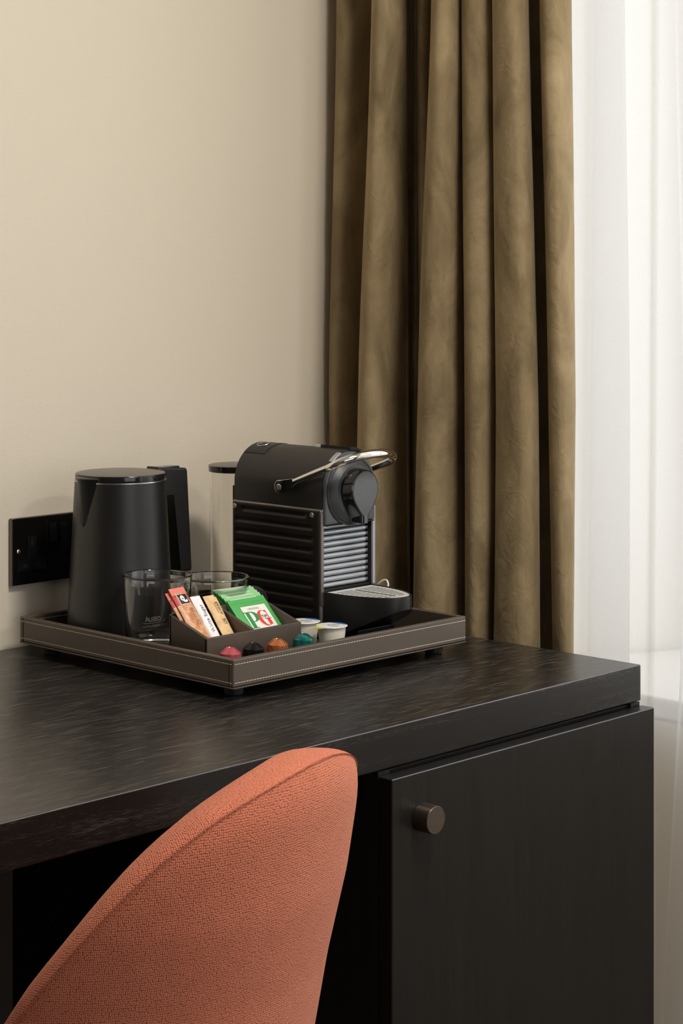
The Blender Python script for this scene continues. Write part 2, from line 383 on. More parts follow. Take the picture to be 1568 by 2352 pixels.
def curtain_row(z):
    pts = []
    for i, (kl, kr, dep, push, skew) in enumerate(LOBES):
        wob = .9 * sin(z * 5.1 + i * 2.3) + .5 * sin(z * 11.7 + i)
        xl, xr = lerp3(z, kl) + wob * (1 if i else .3), lerp3(z, kr) + wob
        xc, hw = (xl + xr) / 2, (xr - xl) / 2
        base = pxX(xc, .105)[2] - push
        sk = skew + .2 * sin(z * 3.3 + i * 1.7)
        pts.append(px(xl + hw * .35, base + .05))
        for s in (0, .12, .26, .4, .5, .6, .74, .88, 1.0):
            th = pi * s
            pts.append(px(xc - hw * cos(th), base + .004 - dep * sin(th) ** .7 * (1 + sk * cos(th))))
        pts.append(px(xr - hw * .35, base + .05))
        if i in (1, 6):
            nx = LOBES[i + 1][0]; x2 = lerp3(z, nx)
            for t in (.1, .5, .9): pts.append(px(xr + (x2 - xr) * t, base + (.036 if i == 1 else .024)))
    return [(p[0], p[1], z) for p in smooth_path(pts, 4)]
zs = [1.79 - i * (1.79 + .735) / 90 for i in range(91)]
rows = [curtain_row(z) for z in zs]
for r in rows:                                    # crushed folds: shallow dents, deeper lower down
    for i, p in enumerate(r):
        q = Vector((i * .035, p[2] * 5.5, 0))
        d = .0036 * noise.noise(q * 1.0) + .0024 * noise.noise(q * 2.7 + Vector((7, 3, 1)))
        r[i] = (p[0] + d * .72, p[1] + d * .69, p[2])
V, F = grid(rows)
o = link_mesh('velvet_curtain', V, F, M['velvet'], None, True, 180)
tag(o, 'olive velvet curtain hanging in deep folds beside the cream wall', 'curtain')
md = o.modifiers.new('thick', 'SOLIDIFY'); md.thickness = .003; md.offset = -1

def sheer_row(z):
    e1 = lerp3(z, (1365, 1357, 1349)); e2 = lerp3(z, (1434, 1446, 1445)); e3 = lerp3(z, (1549, 1568, 1562))
    if z < -.05: e3 -= 32 * min((-.05 - z) / .35, 1.3)
    e4 = lerp3(z, (1500, 1496, 1490))
    P = [(1240, .19), (1290, .182), (1320, .178), (1380, .172), (e2 - 8, .166), (e2, .170), (e2 - 6, .176), (1400, .182), (e1 + 6, .186), (e1, .190),
         (e1 + 7, .194), (1400, .198), (1440, .196), (e4 - 14, .192), (e4, .180), (e4 + 5, .192), (e4 + 22, .196), (e3 + 14, .182), (e3 + 40, .160),
         (e3 + 70, .150), (e3 + 76, .156), (e3 + 50, .168), (e3 + 8, .184), (e3, .192), (e3 + 10, .2), (1640, .2), (1700, .19)]
    P = [(1240, .19), (1290, .182), (1320, .178), (1380, .172), (e2 - 8, .166), (e2, .170), (e2 - 6, .176), (1400, .182), (e1 + 6, .186), (e1, .190),
         (e1 + 7, .194), (1400, .198), (1440, .196), (e4 - 14, .192), (e4, .182), (e4 + 5, .192), (e4 + 22, .196), (e3 + 4, .178), (e3, .170),
         (e3 + 8, .160), (e3 + 60, .156), (1660, .170), (1700, .19)]
    pts = [pxX(a, X)[:2] for a, X in P]
    y = pts[-1][1]; k = 0
    while y > -2.2:
        y -= .035; k += 1
        pts.append((.185 + .022 * sin(k * 1.9 + .4 * sin(z * 2 + k)), y))
    return [(p[0], p[1], z) for p in smooth_path(pts, 5)]
rows = [sheer_row(1.79 - i * (1.79 + .73) / 40) for i in range(41)]
V, F = grid(rows)
o = link_mesh('sheer_curtain', V, F, M['sheer'], None, True, 180)
tag(o, 'translucent white sheer curtain hanging across the bright window', 'curtain')

# ------------------------------------------------------------------ desk top and cabinet
o = thing('desk_top', 'thick black stained ash desk top running along the cream wall', 'desk', (-.8, -.32, -.0444))
tb_ = link_mesh('top_board', *box(-1.16, 0, -.6442, -.002, -.0444, 0, .0018, 3), M['woodx'], o)
link_mesh('back_panel', *box(-1.119, -.4775, -.014, -.003, FZ + .01, -.0446, .001), M['shading_brown'], o)  # dark sheet added to stand for the shaded wall under the desk
link_mesh('side_panel', *box(-1.16, -1.12, -.62, -.004, FZ, -.0444, .001), M['woodz'], o)  # unseen end support, set close in to keep light out of the kneehole
c = thing('cabinet', 'black ash cabinet with one door standing under the desk top', 'cabinet', (-.238, -.32, FZ))
ci = .018
body = merge(box(-.476, -.476 + ci, -.644, -.004, FZ + .002, -.0452), box(-.003 - ci, -.003, -.644, -.004, FZ + .002, -.0452),
             box(-.476 + ci, -.003 - ci, -.640, -.004, -.0632, -.0462), box(-.476 + ci, -.003 - ci, -.640, -.004, FZ + .06, FZ + .078),
             box(-.476 + ci, -.003 - ci, -.012, -.004, FZ + .078, -.0632), box(-.476 + ci, -.003 - ci, -.60, -.59, FZ + .002, FZ + .06))
link_mesh('carcass', *body, M['woodz'], c)
d = link_mesh('door', *box(-.476, -.0005, -.6642, -.6446, FZ + .06, -.0495, .0017, 3), M['woodz'], c)
M['edge_glint'] = mat('painted_edge_glint', (.085, .08, .078), .28, spec=.8)  # lighter bevels: the edge highlight is put into the colour
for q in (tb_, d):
    q.data.materials.append(M['edge_glint']); q.data.materials.append(M['woodf'])
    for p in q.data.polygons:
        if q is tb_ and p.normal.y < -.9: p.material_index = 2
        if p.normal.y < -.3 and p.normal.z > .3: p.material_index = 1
kn = lathe([(.0145, 0), (.0150, .0006), (.0150, .0195), (.0143, .0205), (0, .0205)], 48)
kn = xf(kn, Matrix.Translation((-.4296, -.6642, -.0972)) @ Matrix.Rotation(pi / 2, 4, 'X'))
k = link_mesh('knob', *kn, M['bronze'], d); k['label'] = 'round bronze knob'

# ------------------------------------------------------------------ wall socket
sx, sz = -.4745, .1662
s = thing('wall_socket', 'black double power socket on the cream wall beside the kettle', 'socket', (sx + .073, 0, sz - .086))
pl_ = link_mesh('plate', *box(sx, sx + .146, -.0085, -.0005, sz - .086, sz, .0014, 3), [M['nickel'], M['nickel_edge']], s)
for p in pl_.data.polygons:
    if abs(p.normal.y) < .9: p.material_index = 1
def tshape(cx, top, g=0.0):
    w1, w2, h1, h2 = .008 + g, .0203 + g, .030, .0445
    P = [(-w2, -h2 - g), (w2, -h2 - g), (w2, -h1 + g + .001), (w1, -h1 + g + .001), (w1, g), (-w1, g), (-w1, -h1 + g + .001), (-w2, -h1 + g + .001)]
    return [(cx + p[0], top + p[1]) for p in P]
for cx in (sx + .0308, sx + .1152):
    t = sz - .0245
    ot = link_mesh('outlet', *prism(tshape(cx, t), -.0095, -.0080, 'Y', .0006), M['blackgl'], s)
    link_mesh('outlet_rim', *tube([(p[0], -.0087, p[1]) for p in tshape(cx, t, .0007) + tshape(cx, t, .0007)[:1]], .00035, 6), M['nickel_edge'], ot)
    for hx, hz, w, h in ((0, -.0085, .0022, .0052), (-.011, -.0375, .0036, .0024), (.011, -.0375, .0036, .0024)):
        link_mesh('pin_hole', *box(cx + hx - w, cx + hx + w, -.0097, -.0092, t + hz - h, t + hz + h), M['dark'], ot, False)
fx0, fx1, fz0, fz1 = sx + .0553, sx + .0907, sz - .0405, sz - .0085
link_mesh('switch_surround', *tube([(p[0], -.0087, p[1]) for p in rrect(fx0, fx1, fz0, fz1, .002, 3) + [(fx1, fz0 + .002)]], .0004, 6), M['nickel_edge'], s)
for a in (fx0 + .0025, fx0 + .0195):
    g = prism([(-.0086, fz0 + .003), (-.0120, fz0 + .0065), (-.0092, fz1 - .002), (-.0086, fz1 - .002)], a, a + .0125, 'X')
    link_mesh('rocker_switch', *g, M['blackgl'], s, False)
for cx in (sx + .0098, sx + .1362):
    g = xf(lathe([(.0031, 0), (.0031, .0006), (.0022, .0013), (0, .0015)], 20), Matrix.Translation((cx, -.0085, sz - .043)) @ Matrix.Rotation(pi / 2, 4, 'X'))
    w = link_mesh('screw', *g, M['steel'], s)
    link_mesh('screw_slot', *xf(box(-.0026, .0026, -.0003, .0003, -.0002, .0002), Matrix.Translation((cx, -.0101, sz - .043)) @ Matrix.Rotation(.7, 4, 'Y')), M['dark'], w, False)

# ------------------------------------------------------------------ serving tray
TX, TY, TROT, TA, TB = -.4908, -.4371, -.0145, .3971, .3995
TR = thing('serving_tray', 'square brown leatherette tray with cream stitching standing on the desk', 'tray', (TX, TY, 0), rz=TROT)
def TL(name, g, m, smooth=True, par=None): return link_mesh(name, g[0], g[1], m, par or TR, smooth, local=True)
T0, T1, TT = .014, .0472, .0075
TL('base_board', box(.003, TA - .003, .003, TB - .003, T0, T0 + .004, .001), M['leather_in'])
for nm, (x0, x1, y0, y1) in (('w', (0, TA, 0, TT)), ('w', (0, TA, TB - TT, TB)), ('w', (0, TT, TT, TB - TT)), ('w', (TA - TT, TA, TT, TB - TT))):
    TL('side_wall', box(x0, x1, y0, y1, T0 + .0016, T1, .0018, 3), M['leather'])
TL('bottom_welt', tube([(p[0], p[1], T0 + .0007) for p in rrect(-.0004, TA + .0004, -.0004, TB + .0004, .003, 3) + [(TA - .0026, -.0004)]], .0009, 6), M['leather'])
st = []
def stitches(p0, p1, z, nx, ny):
    Ln = sqrt((p1[0] - p0[0]) ** 2 + (p1[1] - p0[1]) ** 2); n = int(Ln / .0042)
    ux, uy = (p1[0] - p0[0]) / Ln, (p1[1] - p0[1]) / Ln
    for i in range(n):
        s0 = (i + .15) * Ln / n; s1 = (i + .85) * Ln / n
        a = Vector((p0[0] + ux * s0, p0[1] + uy * s0, z - .00028)); b = Vector((p0[0] + ux * s1, p0[1] + uy * s1, z + .00028))
        o_ = Vector((nx, ny, 0)) * .00045; h = Vector((0, 0, .00038))
        st.append(([a, a + o_ - h * .2, a + h, b, b + o_ + h * .2, b + h] and [tuple(a - h), tuple(a + o_), tuple(a + h), tuple(b - h), tuple(b + o_), tuple(b + h)],
                   [(0, 1, 4, 3), (1, 2, 5, 4), (0, 3, 5, 2), (0, 2, 1), (3, 4, 5)]))
for z in (T1 - .0058, T0 + .0064):
    stitches((.002, 0), (TA - .001, 0), z, 0, -1); stitches((0, TB - .002), (0, .002), z, -1, 0)
    stitches((TA, .002), (TA, TB - .002), z, 1, 0); stitches((TA - .002, TB), (.002, TB), z, 0, 1)
    stitches((TT, TB - TT), (TA - TT, TB - TT), z, 0, -1)
so = TL('stitching', merge(*st), M['thread'], False); so['kind'] = 'stuff'; so['label'] = 'cream saddle stitching'
for fx, fy in ((.028, .03), (TA - .028, .03), (.028, TB - .03), (TA - .028, TB - .03)):
    TL('foot', lathe([(.010, .0003), (.0112, .0018), (.0122, T0)], 28, fx, fy), M['rubber'])
FL = T0 + .0042                                         # tray floor

# ------------------------------------------------------------------ kettle
KX, KY = -.4005, -.1335
kt = thing('kettle', 'matt black electric kettle standing in the back left of the tray', 'kettle', (KX, KY, FL))
KB, KT = FL + .0002, .2195
rb, rt = .0678, .0572
def kr(z): return rb + (rt - rb) * ((z - KB) / (KT - KB)) ** 1.0
prof = [(0, KB), (rb - .003, KB), (rb - .001, KB + .001), (rb, KB + .003)] + [(kr(z), z) for z in [KB + .01 + i * (KT - KB - .01) / 16 for i in range(17)]] + [(rt - .0006, KT + .0003), (0, KT + .0003)]
link_mesh('kettle_body', *lathe(prof, 96, KX, KY), M['matblack'], kt)
# steel ring at the rim
link_mesh('rim_ring', *lathe([(rt - .001, KT), (rt + .0004, KT + .0003), (rt + .0004, KT + .0016), (rt - .001, KT + .0018)], 96, KX, KY, close=False), M['steel'], kt)
lid = lathe([(rt - .0005, KT + .0018), (rt - .0002, KT + .003), (rt - .0004, KT + .0085), (rt - .0012, KT + .0096), (rt - .004, KT + .0104), (rt * .6, KT + .0122), (0, KT + .0128)], 96, KX, KY)
ld = link_mesh('lid', *lid, [M['blackgl'], M.setdefault('lid_top', mat('lid_top_reflection', (.07, .058, .048), .30, spec=.7))], kt)  # lighter brown top: the wall's reflection is put into the colour
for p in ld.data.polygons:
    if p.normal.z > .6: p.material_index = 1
# beak: a V channel that runs down the front of the body (towards -X)
V, F = [], []; n = 24; zb = .166
def beak_row(z):
    t = (z - zb) / (KT + .006 - zb); hw = max(.0004, .0048 * sqrt(min(max(t, 0) / .07, 1)) + .0170 * max(t, 0) ** .95); out_ = .0008 + .0062 * max(t, 0) ** 1.3; R = kr(min(z, KT))
    row = []
    for i in range(n + 1):
        q = -1 + 2 * i / n; y = hw * q
        xs = sqrt(max(R * R - y * y, 0)); e = out_ * (1 - abs(q) ** 1.5)
        row.append((KX - xs - e + .0004 * abs(q), KY + y, z))
    return row
rows = [beak_row(zb + (KT + .0055 - zb) * i / 20) for i in range(21)]
inner = [(KX - rt + .012, p[1], rows[-1][0][2] + .0006) for p in rows[-1]]
V, F = grid(rows + [inner])
sp = link_mesh('spout', V, F, M['blackpl'], kt, True, 50)
rw = rows[-1]
sl = grid([[(p[0] + .0002, p[1], p[2] + .0003) for p in rw], [(p[0] + .0006, p[1], p[2] + .0016) for p in rw], [(KX - rt + .016, p[1] * .9 + KY * .1, p[2] + .0040) for p in rw]])
link_mesh('spout_flap', *sl, ld.data.materials[1], kt, True, 40)
# handle on the +X side, an inverted L
def hsec(w0, w1): pass
hp = [(KX + rt - .006, .2225), (KX + rt - .004, .2325), (KX + .1000, .2285), (KX + .1025, .2255), (KX + .1105, .098), (KX + .109, .0945), (KX + .0890, .0960), (KX + .0875, .0990), (KX + .0815, .1960), (KX + .0780, .1985), (KX + rt + .001, .1925)]
V, F = prism(hp[::-1], KY - .0125, KY + .0125, 'Y', .0028, 3)
link_mesh('handle', V, F, M['matblack'], kt)
link_mesh('lid_button', *box(KX + rt - .001, KX + .092, KY - .008, KY + .008, .2285, .2318, .0008), M['blackgl'], kt)

# ------------------------------------------------------------------ glass tumbler
def cyl_text(g, cx, cy, r, ang0, z0, tilt=0):
    V = []
    for x, y, _ in g[0]:
        x2 = x * cos(tilt) - y * sin(tilt); y2 = x * sin(tilt) + y * cos(tilt)
        a = ang0 + x2 / r; V.append((cx + r * cos(a), cy + r * sin(a), z0 + y2))
    return V, g[1]
GX, GY = -.4275, -.2355; gz = FL + .0002; gh = .1145
tb = thing('glass_tumbler', 'clear glass tumbler with printed lettering in front of the kettle', 'glass', (GX, GY, gz))
def gr(z): return .0376 + (.0421 - .0376) * (z - gz) / (gh - gz)
zz = [gz + .004 + i * (gh - gz - .006) / 10 for i in range(11)]
out = [(0, gz + .0006), (.030, gz + .0006), (.034, gz), (.0368, gz + .001), (.0376, gz + .004)] + [(gr(z), z) for z in zz[1:]] + [(gr(gh) + .0004, gh - .0012), (gr(gh) + .0002, gh - .0002), (gr(gh) - .0009, gh + .0003), (gr(gh) - .0018, gh - .0006)]
inn = [(gr(z) - .0019, z) for z in zz[::-1] if z > gz + .014] + [(.033, gz + .0125), (.029, gz + .0105), (.015, gz + .0098), (0, gz + .0096)]
link_mesh('glass_body', *lathe(out + inn, 96, GX, GY), M['glass'], tb, True, 60)
a0 = math.atan2(CAM[1] - GY, CAM[0] - GX) - radians(6)
for s_, size, dz, sx_, bo in (('A', .0092, .0022, .85, .00012), ('LISEO', .0072, .0016, .80, .00010)):
    g = text_geo(s_, size, 'LEFT', sx_, bo)
    g = mv(g, -.0108 if s_ == 'A' else -.0060, dz)
    link_mesh('glass_lettering', *cyl_text(g, GX, GY, gr(.065) + .0004, a0, .0655, .16), M['print_grey'], tb, False)
g = mv(text_geo('HOTELPERFEKTION', .0040, 'CENTER', .78, 0, 1.15), .0005, -.0062)
link_mesh('glass_lettering', *cyl_text(g, GX, GY, gr(.065) + .0004, a0, .0655, .16), M['print_grey'], tb, False)
g = grid([[(-.014 + i * .0275 / 14, -.0029 + y + .00005 * (i - 7) ** 2 * .3, 0) for i in range(15)] for y in (0, .0006)])
link_mesh('glass_lettering', *cyl_text(g, GX, GY, gr(.065) + .0004, a0, .0655, .16), M['print_grey'], tb, False)
g = mv(text_geo('hotelservice', .0018, 'LEFT', .8), .0078, .0000)
link_mesh('glass_lettering', *cyl_text(g, GX, GY, gr(.065) + .0004, a0, .0655, .16), M['print_grey'], tb, False)

# ------------------------------------------------------------------ glass mug with a handle
MX, MY, mh = -.336, -.2385, .1025
mg = thing('glass_mug', 'clear glass mug with a handle behind the green tea envelopes', 'mug', (MX, MY, gz))
def mr_(z): return .0385 + (.0432 - .0385) * ((z - gz) / (mh - gz)) ** .7
zz = [gz + .004 + i * (mh - gz - .006) / 9 for i in range(10)]
out = [(0, gz + .0006), (.030, gz + .0006), (.034, gz), (.0375, gz + .001), (mr_(zz[0]), zz[0])] + [(mr_(z), z) for z in zz[1:]] + [(mr_(mh) + .0004, mh - .0012), (mr_(mh), mh), (mr_(mh) - .0012, mh + .0003), (mr_(mh) - .0022, mh - .0006)]
inn = [(mr_(z) - .0024, z) for z in zz[::-1] if z > gz + .012] + [(.032, gz + .0095), (.015, gz + .0075), (0, gz + .0072)]
link_mesh('glass_body', *lathe(out + inn, 96, MX, MY), M['glass'], mg, True, 60)
ha = radians(-14); hx, hy = cos(ha), sin(ha)
hp_ = [(.0418, .082), (.056, .0835), (.068, .078), (.0735, .066), (.071, .052), (.060, .042), (.0415, .038)]
link_mesh('handle', *tube([(MX + r * hx, MY + r * hy, z) for r, z in smooth_path(hp_, 6)], .0026, 12), M['glass'], mg)

# ------------------------------------------------------------------ condiment box
bx0, bx1, by0, by1 = -.4515, -.296, -.351, -.2835; bh0, bh1, bt = .0545, .0755, .005
cb = thing('condiment_box', 'brown leatherette two compartment box holding sachets in the tray', 'box', ((bx0 + bx1) / 2, (by0 + by1) / 2, FL))
zf = FL + .0003
link_mesh('front_panel', *box(bx0, bx1, by0, by0 + bt, zf, bh0, .0011), M['leather'], cb)
link_mesh('back_panel', *box(bx0, bx1, by1 - bt, by1, zf, bh1, .0011), M['leather'], cb)
for nm, x0 in (('side_panel', bx0), ('side_panel', bx1 - bt), ('divider', (bx0 + bx1) / 2 - bt / 2)):
    y0_, y1_ = by0 + (.001 if nm == 'side_panel' else bt), by1 - (.001 if nm == 'side_panel' else bt)
    zz0 = bh0 - .0004 if nm == 'side_panel' else bh0 + .0004; 
    link_mesh(nm, *prism([(y0_, zf), (y1_, zf), (y1_, bh1 - .0004), (y0_, zz0)], x0, x0 + bt, 'X', .0009), M['leather'], cb)
link_mesh('floor_panel', *box(bx0 + bt, bx1 - bt, by0 + bt, by1 - bt, zf, zf + .002), M['leather_in'], cb)

# leaning packets: local frame u = X, v = up the slope, n = towards the viewer
def lean(x, y, z, ang, tw=0.0, roll=0.0):
    # origin at the bottom centre; ang from the vertical, leaning back (+Y)
    return Matrix.Translation((x, y, z)) @ Matrix.Rotation(roll, 4, 'Z') @ Matrix.Rotation(pi / 2 - ang, 4, 'X') @ Matrix.Rotation(tw, 4, 'Z')
def pillow(w, l, th, seal=.006, nu=12, nv=24, wr=.0):
    def h(i, j):
        u = -1 + 2 * i / nu; v = j / nv * l
        e = min(1, max(0, (v - seal) / .008)) * min(1, max(0, (l - seal - v) / .008)); e = e * e * (3 - 2 * e)
        return (th / 2) * e * (1 - abs(u) ** 2.6) + .00025 + wr * noise.noise(Vector((u * 2.3, v * 150, w * 900)))
    V = []
    for s in (1, -1):
        for j in range(nv + 1):
            for i in range(nu + 1):
                V.append((w / 2 * (-1 + 2 * i / nu), j / nv * l, s * h(i, j)))
    F = []; m_ = nu + 1; o_ = m_ * (nv + 1)
    for j in range(nv):
        for i in range(nu):
            F.append((j * m_ + i, j * m_ + i + 1, (j + 1) * m_ + i + 1, (j + 1) * m_ + i))
            F.append((o_ + j * m_ + i, o_ + (j + 1) * m_ + i, o_ + (j + 1) * m_ + i + 1, o_ + j * m_ + i + 1))
    for j in range(nv):
        F.append((j * m_, (j + 1) * m_, o_ + (j + 1) * m_, o_ + j * m_)); F.append((j * m_ + nu, o_ + j * m_ + nu, o_ + (j + 1) * m_ + nu, (j + 1) * m_ + nu))
    for i in range(nu):
        F.append((i, o_ + i, o_ + i + 1, i + 1)); a = nv * m_; F.append((a + i, a + i + 1, o_ + a + i + 1, o_ + a + i))
    return V, F
def surf(th, w, l, u, v, seal=.006):            # height of the pillow's front face
    e = min(1, max(0, (v - seal) / .008)) * min(1, max(0, (l - seal - v) / .008)); e = e * e * (3 - 2 * e)
    return (th / 2) * e * (1 - min(1, abs(2 * u / w)) ** 2.6) + .00025
# --- tea envelopes
TEA_A = radians(46); tw_, tl_, tt_ = .0615, .078, .0020
txc = -.3315; tlabels = ['green tea envelope at the front of the stack with white label', 'green tea envelope second from the front of the stack', 'green tea envelope third from the front of the stack',
    'green tea envelope third from the back of the stack', 'green tea envelope second from the back of the stack', 'rearmost green tea envelope, highest in the stack']
dv = Vector((0, sin(TEA_A), cos(TEA_A))); dn_ = Vector((0, cos(TEA_A), -sin(TEA_A)))
def glyph_P():
    o_ = [(.0, .0), (.0, .03), (.055, .05), (.055, .58), (.0, .60), (-.01, .63), (.235, .63), (.235, .60), (.175, .58), (.175, .40)] + \
         [(x, y) for x, y in arc(.24, .205, .235, .205, 90, -90, 16)]
    return o_
def strip2(outer, inner):
    n = len(outer); V = [(p[0], p[1], 0) for p in outer] + [(p[0], p[1], 0) for p in inner]
    return V, [(i, i + 1, n + i + 1, n + i) for i in range(n - 1)]
def rectg(x0, y0, x1, y1): return [(x0, y0, 0), (x1, y0, 0), (x1, y1, 0), (x0, y1, 0)], [(0, 1, 2, 3)]
def polyg(p): return [(a, b, 0) for a, b in p], [tuple(range(len(p)))]
for k in range(6):
    off = .0022 * k; up = [0, .0065, .0125, .0185, .0225, .0260][k]
    base = Vector((txc + [0, .0006, -.0008, .0010, -.0004, .0004][k], -.3437, .0262)) + dv * up + dn_ * off
    R = thing('tea_envelope', tlabels[k], 'tea bag', tuple(base), 'green tea envelopes in the box')
    Mx = lean(base.x, base.y, base.z, TEA_A, radians([0, .6, -.8, .5, -.5, 0][k]))
    link_mesh('envelope', *xf(pillow(tw_, tl_, tt_, .007, 12, 16, .0002), Mx), M['foil_green'], R, True, 40)
    link_mesh('crimp', *xf(merge(box(-tw_ / 2 + .0005, tw_ / 2 - .0005, tl_ - .0063, tl_ - .0002, .0003, .00052), box(-tw_ / 2 + .004, tw_ / 2 - .010, tl_ - .0068, tl_ - .0063, .0003, .0006)), Mx), M['seal_green'] if k > 0 else M['foil_green'], R, False)
    e_ = link_mesh('fold_line', *xf(box(-tw_ / 2 + .006, tw_ / 2 - .012, tl_ - .0010, tl_ - .0003, .0004, .0007), Mx), M['paper_white'], R, False)
    if k == 0:
        lw, ll = .0410, .052; lx0 = -.0180; ly1 = tl_ - .0135
        def LBL(g, dz): return [tuple(Mx @ Vector((lx0 + v[0], ly1 - v[1], .00145 + dz))) for v in g[0]], g[1]
        lab = link_mesh('label', *LBL(rectg(0, 0, lw, ll), 0), M['paper_white'], R, False)
        # large P in green and G in red, over a 41 mm wide label; u, v are fractions of width and 38 mm height
        U, Vv = .041, .0385
        def uv(g): return [(v[0] * U, v[1] * Vv, 0) for v in g[0]], g[1]
        def rim(rx, ry, cx, cy, a0_, a1_): return arc(cx, cy, rx, ry, a0_, a1_, 28)
        G = merge(strip2(rim(.25, .31, .68, .53, -48, -300), rim(.135, .285, .715, .53, -52, -296)),
                  rectg(.745, .565, .875, .80), rectg(.665, .545, .935, .575), polyg([(.80, .235), (.86, .235), (.885, .40), (.86, .40)]))
        link_mesh('red_letter', *LBL(uv(G), .00012), M['ink_red'], lab, False)
        P_ = merge(rectg(.055, .245, .20, .845), rectg(-.02, .22, .27, .25), rectg(-.02, .835, .285, .86),
                   strip2(arc(.25, .42, .25, .20, -90, 90, 24), arc(.25, .42, .095, .172, -90, 90, 24)), rectg(.19, .22, .26, .248), rectg(.19, .592, .26, .62))
        link_mesh('green_letter', *LBL(uv(P_), .0002), M['ink_green'], lab, False)
        g = text_geo('TIPS', .0062, 'CENTER', .95, .00008, 1.1); g = [(v[0] + .735 * U, .475 * Vv - v[1], 0) for v in g[0]], g[1]
        link_mesh('small_lettering', *LBL(g, .0003), M['ink_black'], lab, False)
        g = text_geo('ORIGINAL', .0042, 'CENTER', .95, 0, 1.12); g = [(v[0] + .47 * U, .12 * Vv - v[1], 0) for v in g[0]], g[1]
        link_mesh('small_lettering', *LBL(g, .0003), M['ink_grey'], lab, False)
        link_mesh('printed_rule', *LBL(merge(rectg(.002, .0353, .038, .0356), rectg(.0195, .0365, .0200, .0395)), .0002), M['ink_grey'], lab, False)
    if k == 5:
        link_mesh('red_edge', *xf(box(tw_ / 2 - .0022, tw_ / 2 - .0002, .006, .030, .0006, .0009), Mx), M['ink_red'], R, False)
# --- stick sachets
def stick(name, label, x0, x1, ybot, zbot, ang, l, th, m_, tw=0.0, group='stick sachets in the left compartment'):
    w = x1 - x0; R = thing(name, label, 'sachet', ((x0 + x1) / 2, ybot, zbot), group)
    Mx = lean((x0 + x1) / 2, ybot, zbot, ang, tw)
    link_mesh('wrapper', *xf(pillow(w, l, th, .006, 10, 22, .0005), Mx), m_, R, True, 50)
    return R, Mx, w
def along(g, Mx, w, l, th, cu, cv, dz=.0002, up=True):
    # lettering that reads up the stick
    V = []
    for x, y, _ in g[0]:
        u, v = (cu - y, cv + x); V.append(tuple(Mx @ Vector((u, v, surf(th, w, l, u, v) + dz))))
    return V, g[1]
def patch(g, Mx, w, l, th, dz=.0002):
    return [tuple(Mx @ Vector((x, y, surf(th, w, l, x, y) + dz))) for x, y, _ in g[0]], g[1]
def swirl_mark(R, Mx, w, l, th, cy, hs):
    fr_ = link_mesh('mark', *patch(grid([[(-hs + 2 * hs * i / 8, cy - hs + 2 * hs * j / 8, 0) for i in range(9)] for j in range(9)]), Mx, w, l, th, .00025), M['paper_white'], R, False)
    h2 = hs * .9
    link_mesh('mark_ground', *patch(grid([[(-h2 + 2 * h2 * i / 8, cy - h2 + 2 * h2 * j / 8, 0) for i in range(9)] for j in range(9)]), Mx, w, l, th, .00042), M['ink_black'], fr_, False)
    q = merge(strip2(arc(-.25, .12, .42, .55, 60, 420, 28), arc(-.22, .02, .14, .14, 60, 420, 28)),
              polyg([(p[0], p[1]) for p in arc(.18, -.42, .5, .30, 150, 350, 12)] + [(.62, -.1), (.4, -.3)]))
    link_mesh('mark_swirl', *patch(([(v[0] * hs * .95, cy + v[1] * hs * .95, 0) for v in q[0]], q[1]), Mx, w, l, th, .0006), M['paper_white'], fr_, False)
SA = radians(40)
def bands(R, Mx, w, l, th, z0):
    link_mesh('red_band', *patch(grid([[(-w / 2 + w * i / 10, z0 + (l - z0) * j / 10, 0) for i in range(11)] for j in range(7)]), Mx, w, l, th, .00012), M['packet_red'], R, False)
    link_mesh('tear_strip', *patch(grid([[(-w / 2 + w * i / 10, l - .0095 + .0095 * j / 4, 0) for i in range(11)] for j in range(5)]), Mx, w, l, th, .00020), M['packet_pink'], R, False)
l1 = .101
R, Mx, w = stick('coffee_stick', 'front brown coffee stick with red top, leaning nearest the box side', -.4452, -.4212, -.3432, .0262, SA, l1, .0065, M['packet_tan'], .03)
bands(R, Mx, w, l1, .0065, l1 - .0245); swirl_mark(R, Mx, w, l1, .0065, l1 - .0172, .0076)
link_mesh('stick_lettering', *along(text_geo('COFFEE', .0068, 'CENTER', 1.05, 0, 1.0), Mx, w, l1, .0065, .0045, .0585), M['coffee_ink'], R, False)
l2 = .095
R, Mx, w = stick('coffee_stick', 'rear brown coffee stick with red top, partly hidden by its twin', -.4462, -.4222, -.3372, .0262, SA, l2, .0065, M['packet_tan'], .06)
bands(R, Mx, w, l2, .0065, l2 - .0245); swirl_mark(R, Mx, w, l2, .0065, l2 - .0172, .0076)
l3 = .086
R, Mx, w = stick('sugar_stick', 'white paper sugar stick with black lettering in the box', -.4218, -.4062, -.3425, .0262, SA, l3, .006, M['sachet_white'], .0)
link_mesh('stick_lettering', *along(text_geo('White Sugar', .0068, 'CENTER', 1.0, .00004, 1.12), Mx, w, l3, .006, -.0005, .0530), M['ink_black'], R, False)
l4 = .084
R, Mx, w = stick('sugar_stick', 'kraft paper brown sugar stick in front beside the divider', -.4022, -.3842, -.3425, .0262, SA, l4, .006, M['kraft'], -.0)
link_mesh('stick_lettering', *along(text_geo('SUGAR', .0064, 'CENTER', .95, .00005, 1.0), Mx, w, l4, .006, .0052, .0645), M['ink_black'], R, False)
link_mesh('stick_lettering', *along(text_geo('DEMERARA', .0030, 'CENTER', 1.0), Mx, w, l4, .006, .0004, .0645), M['coffee_ink'], R, False)
link_mesh('stick_lettering', *along(text_geo('TATE', .0050, 'CENTER', .7, .00004), Mx, w, l4, .006, .0060, .0455), M['ink_black'], R, False)
link_mesh('stick_lettering', *along(text_geo('LYLE', .0050, 'CENTER', .7, .00004), Mx, w, l4, .006, .0018, .0455), M['ink_black'], R, False)
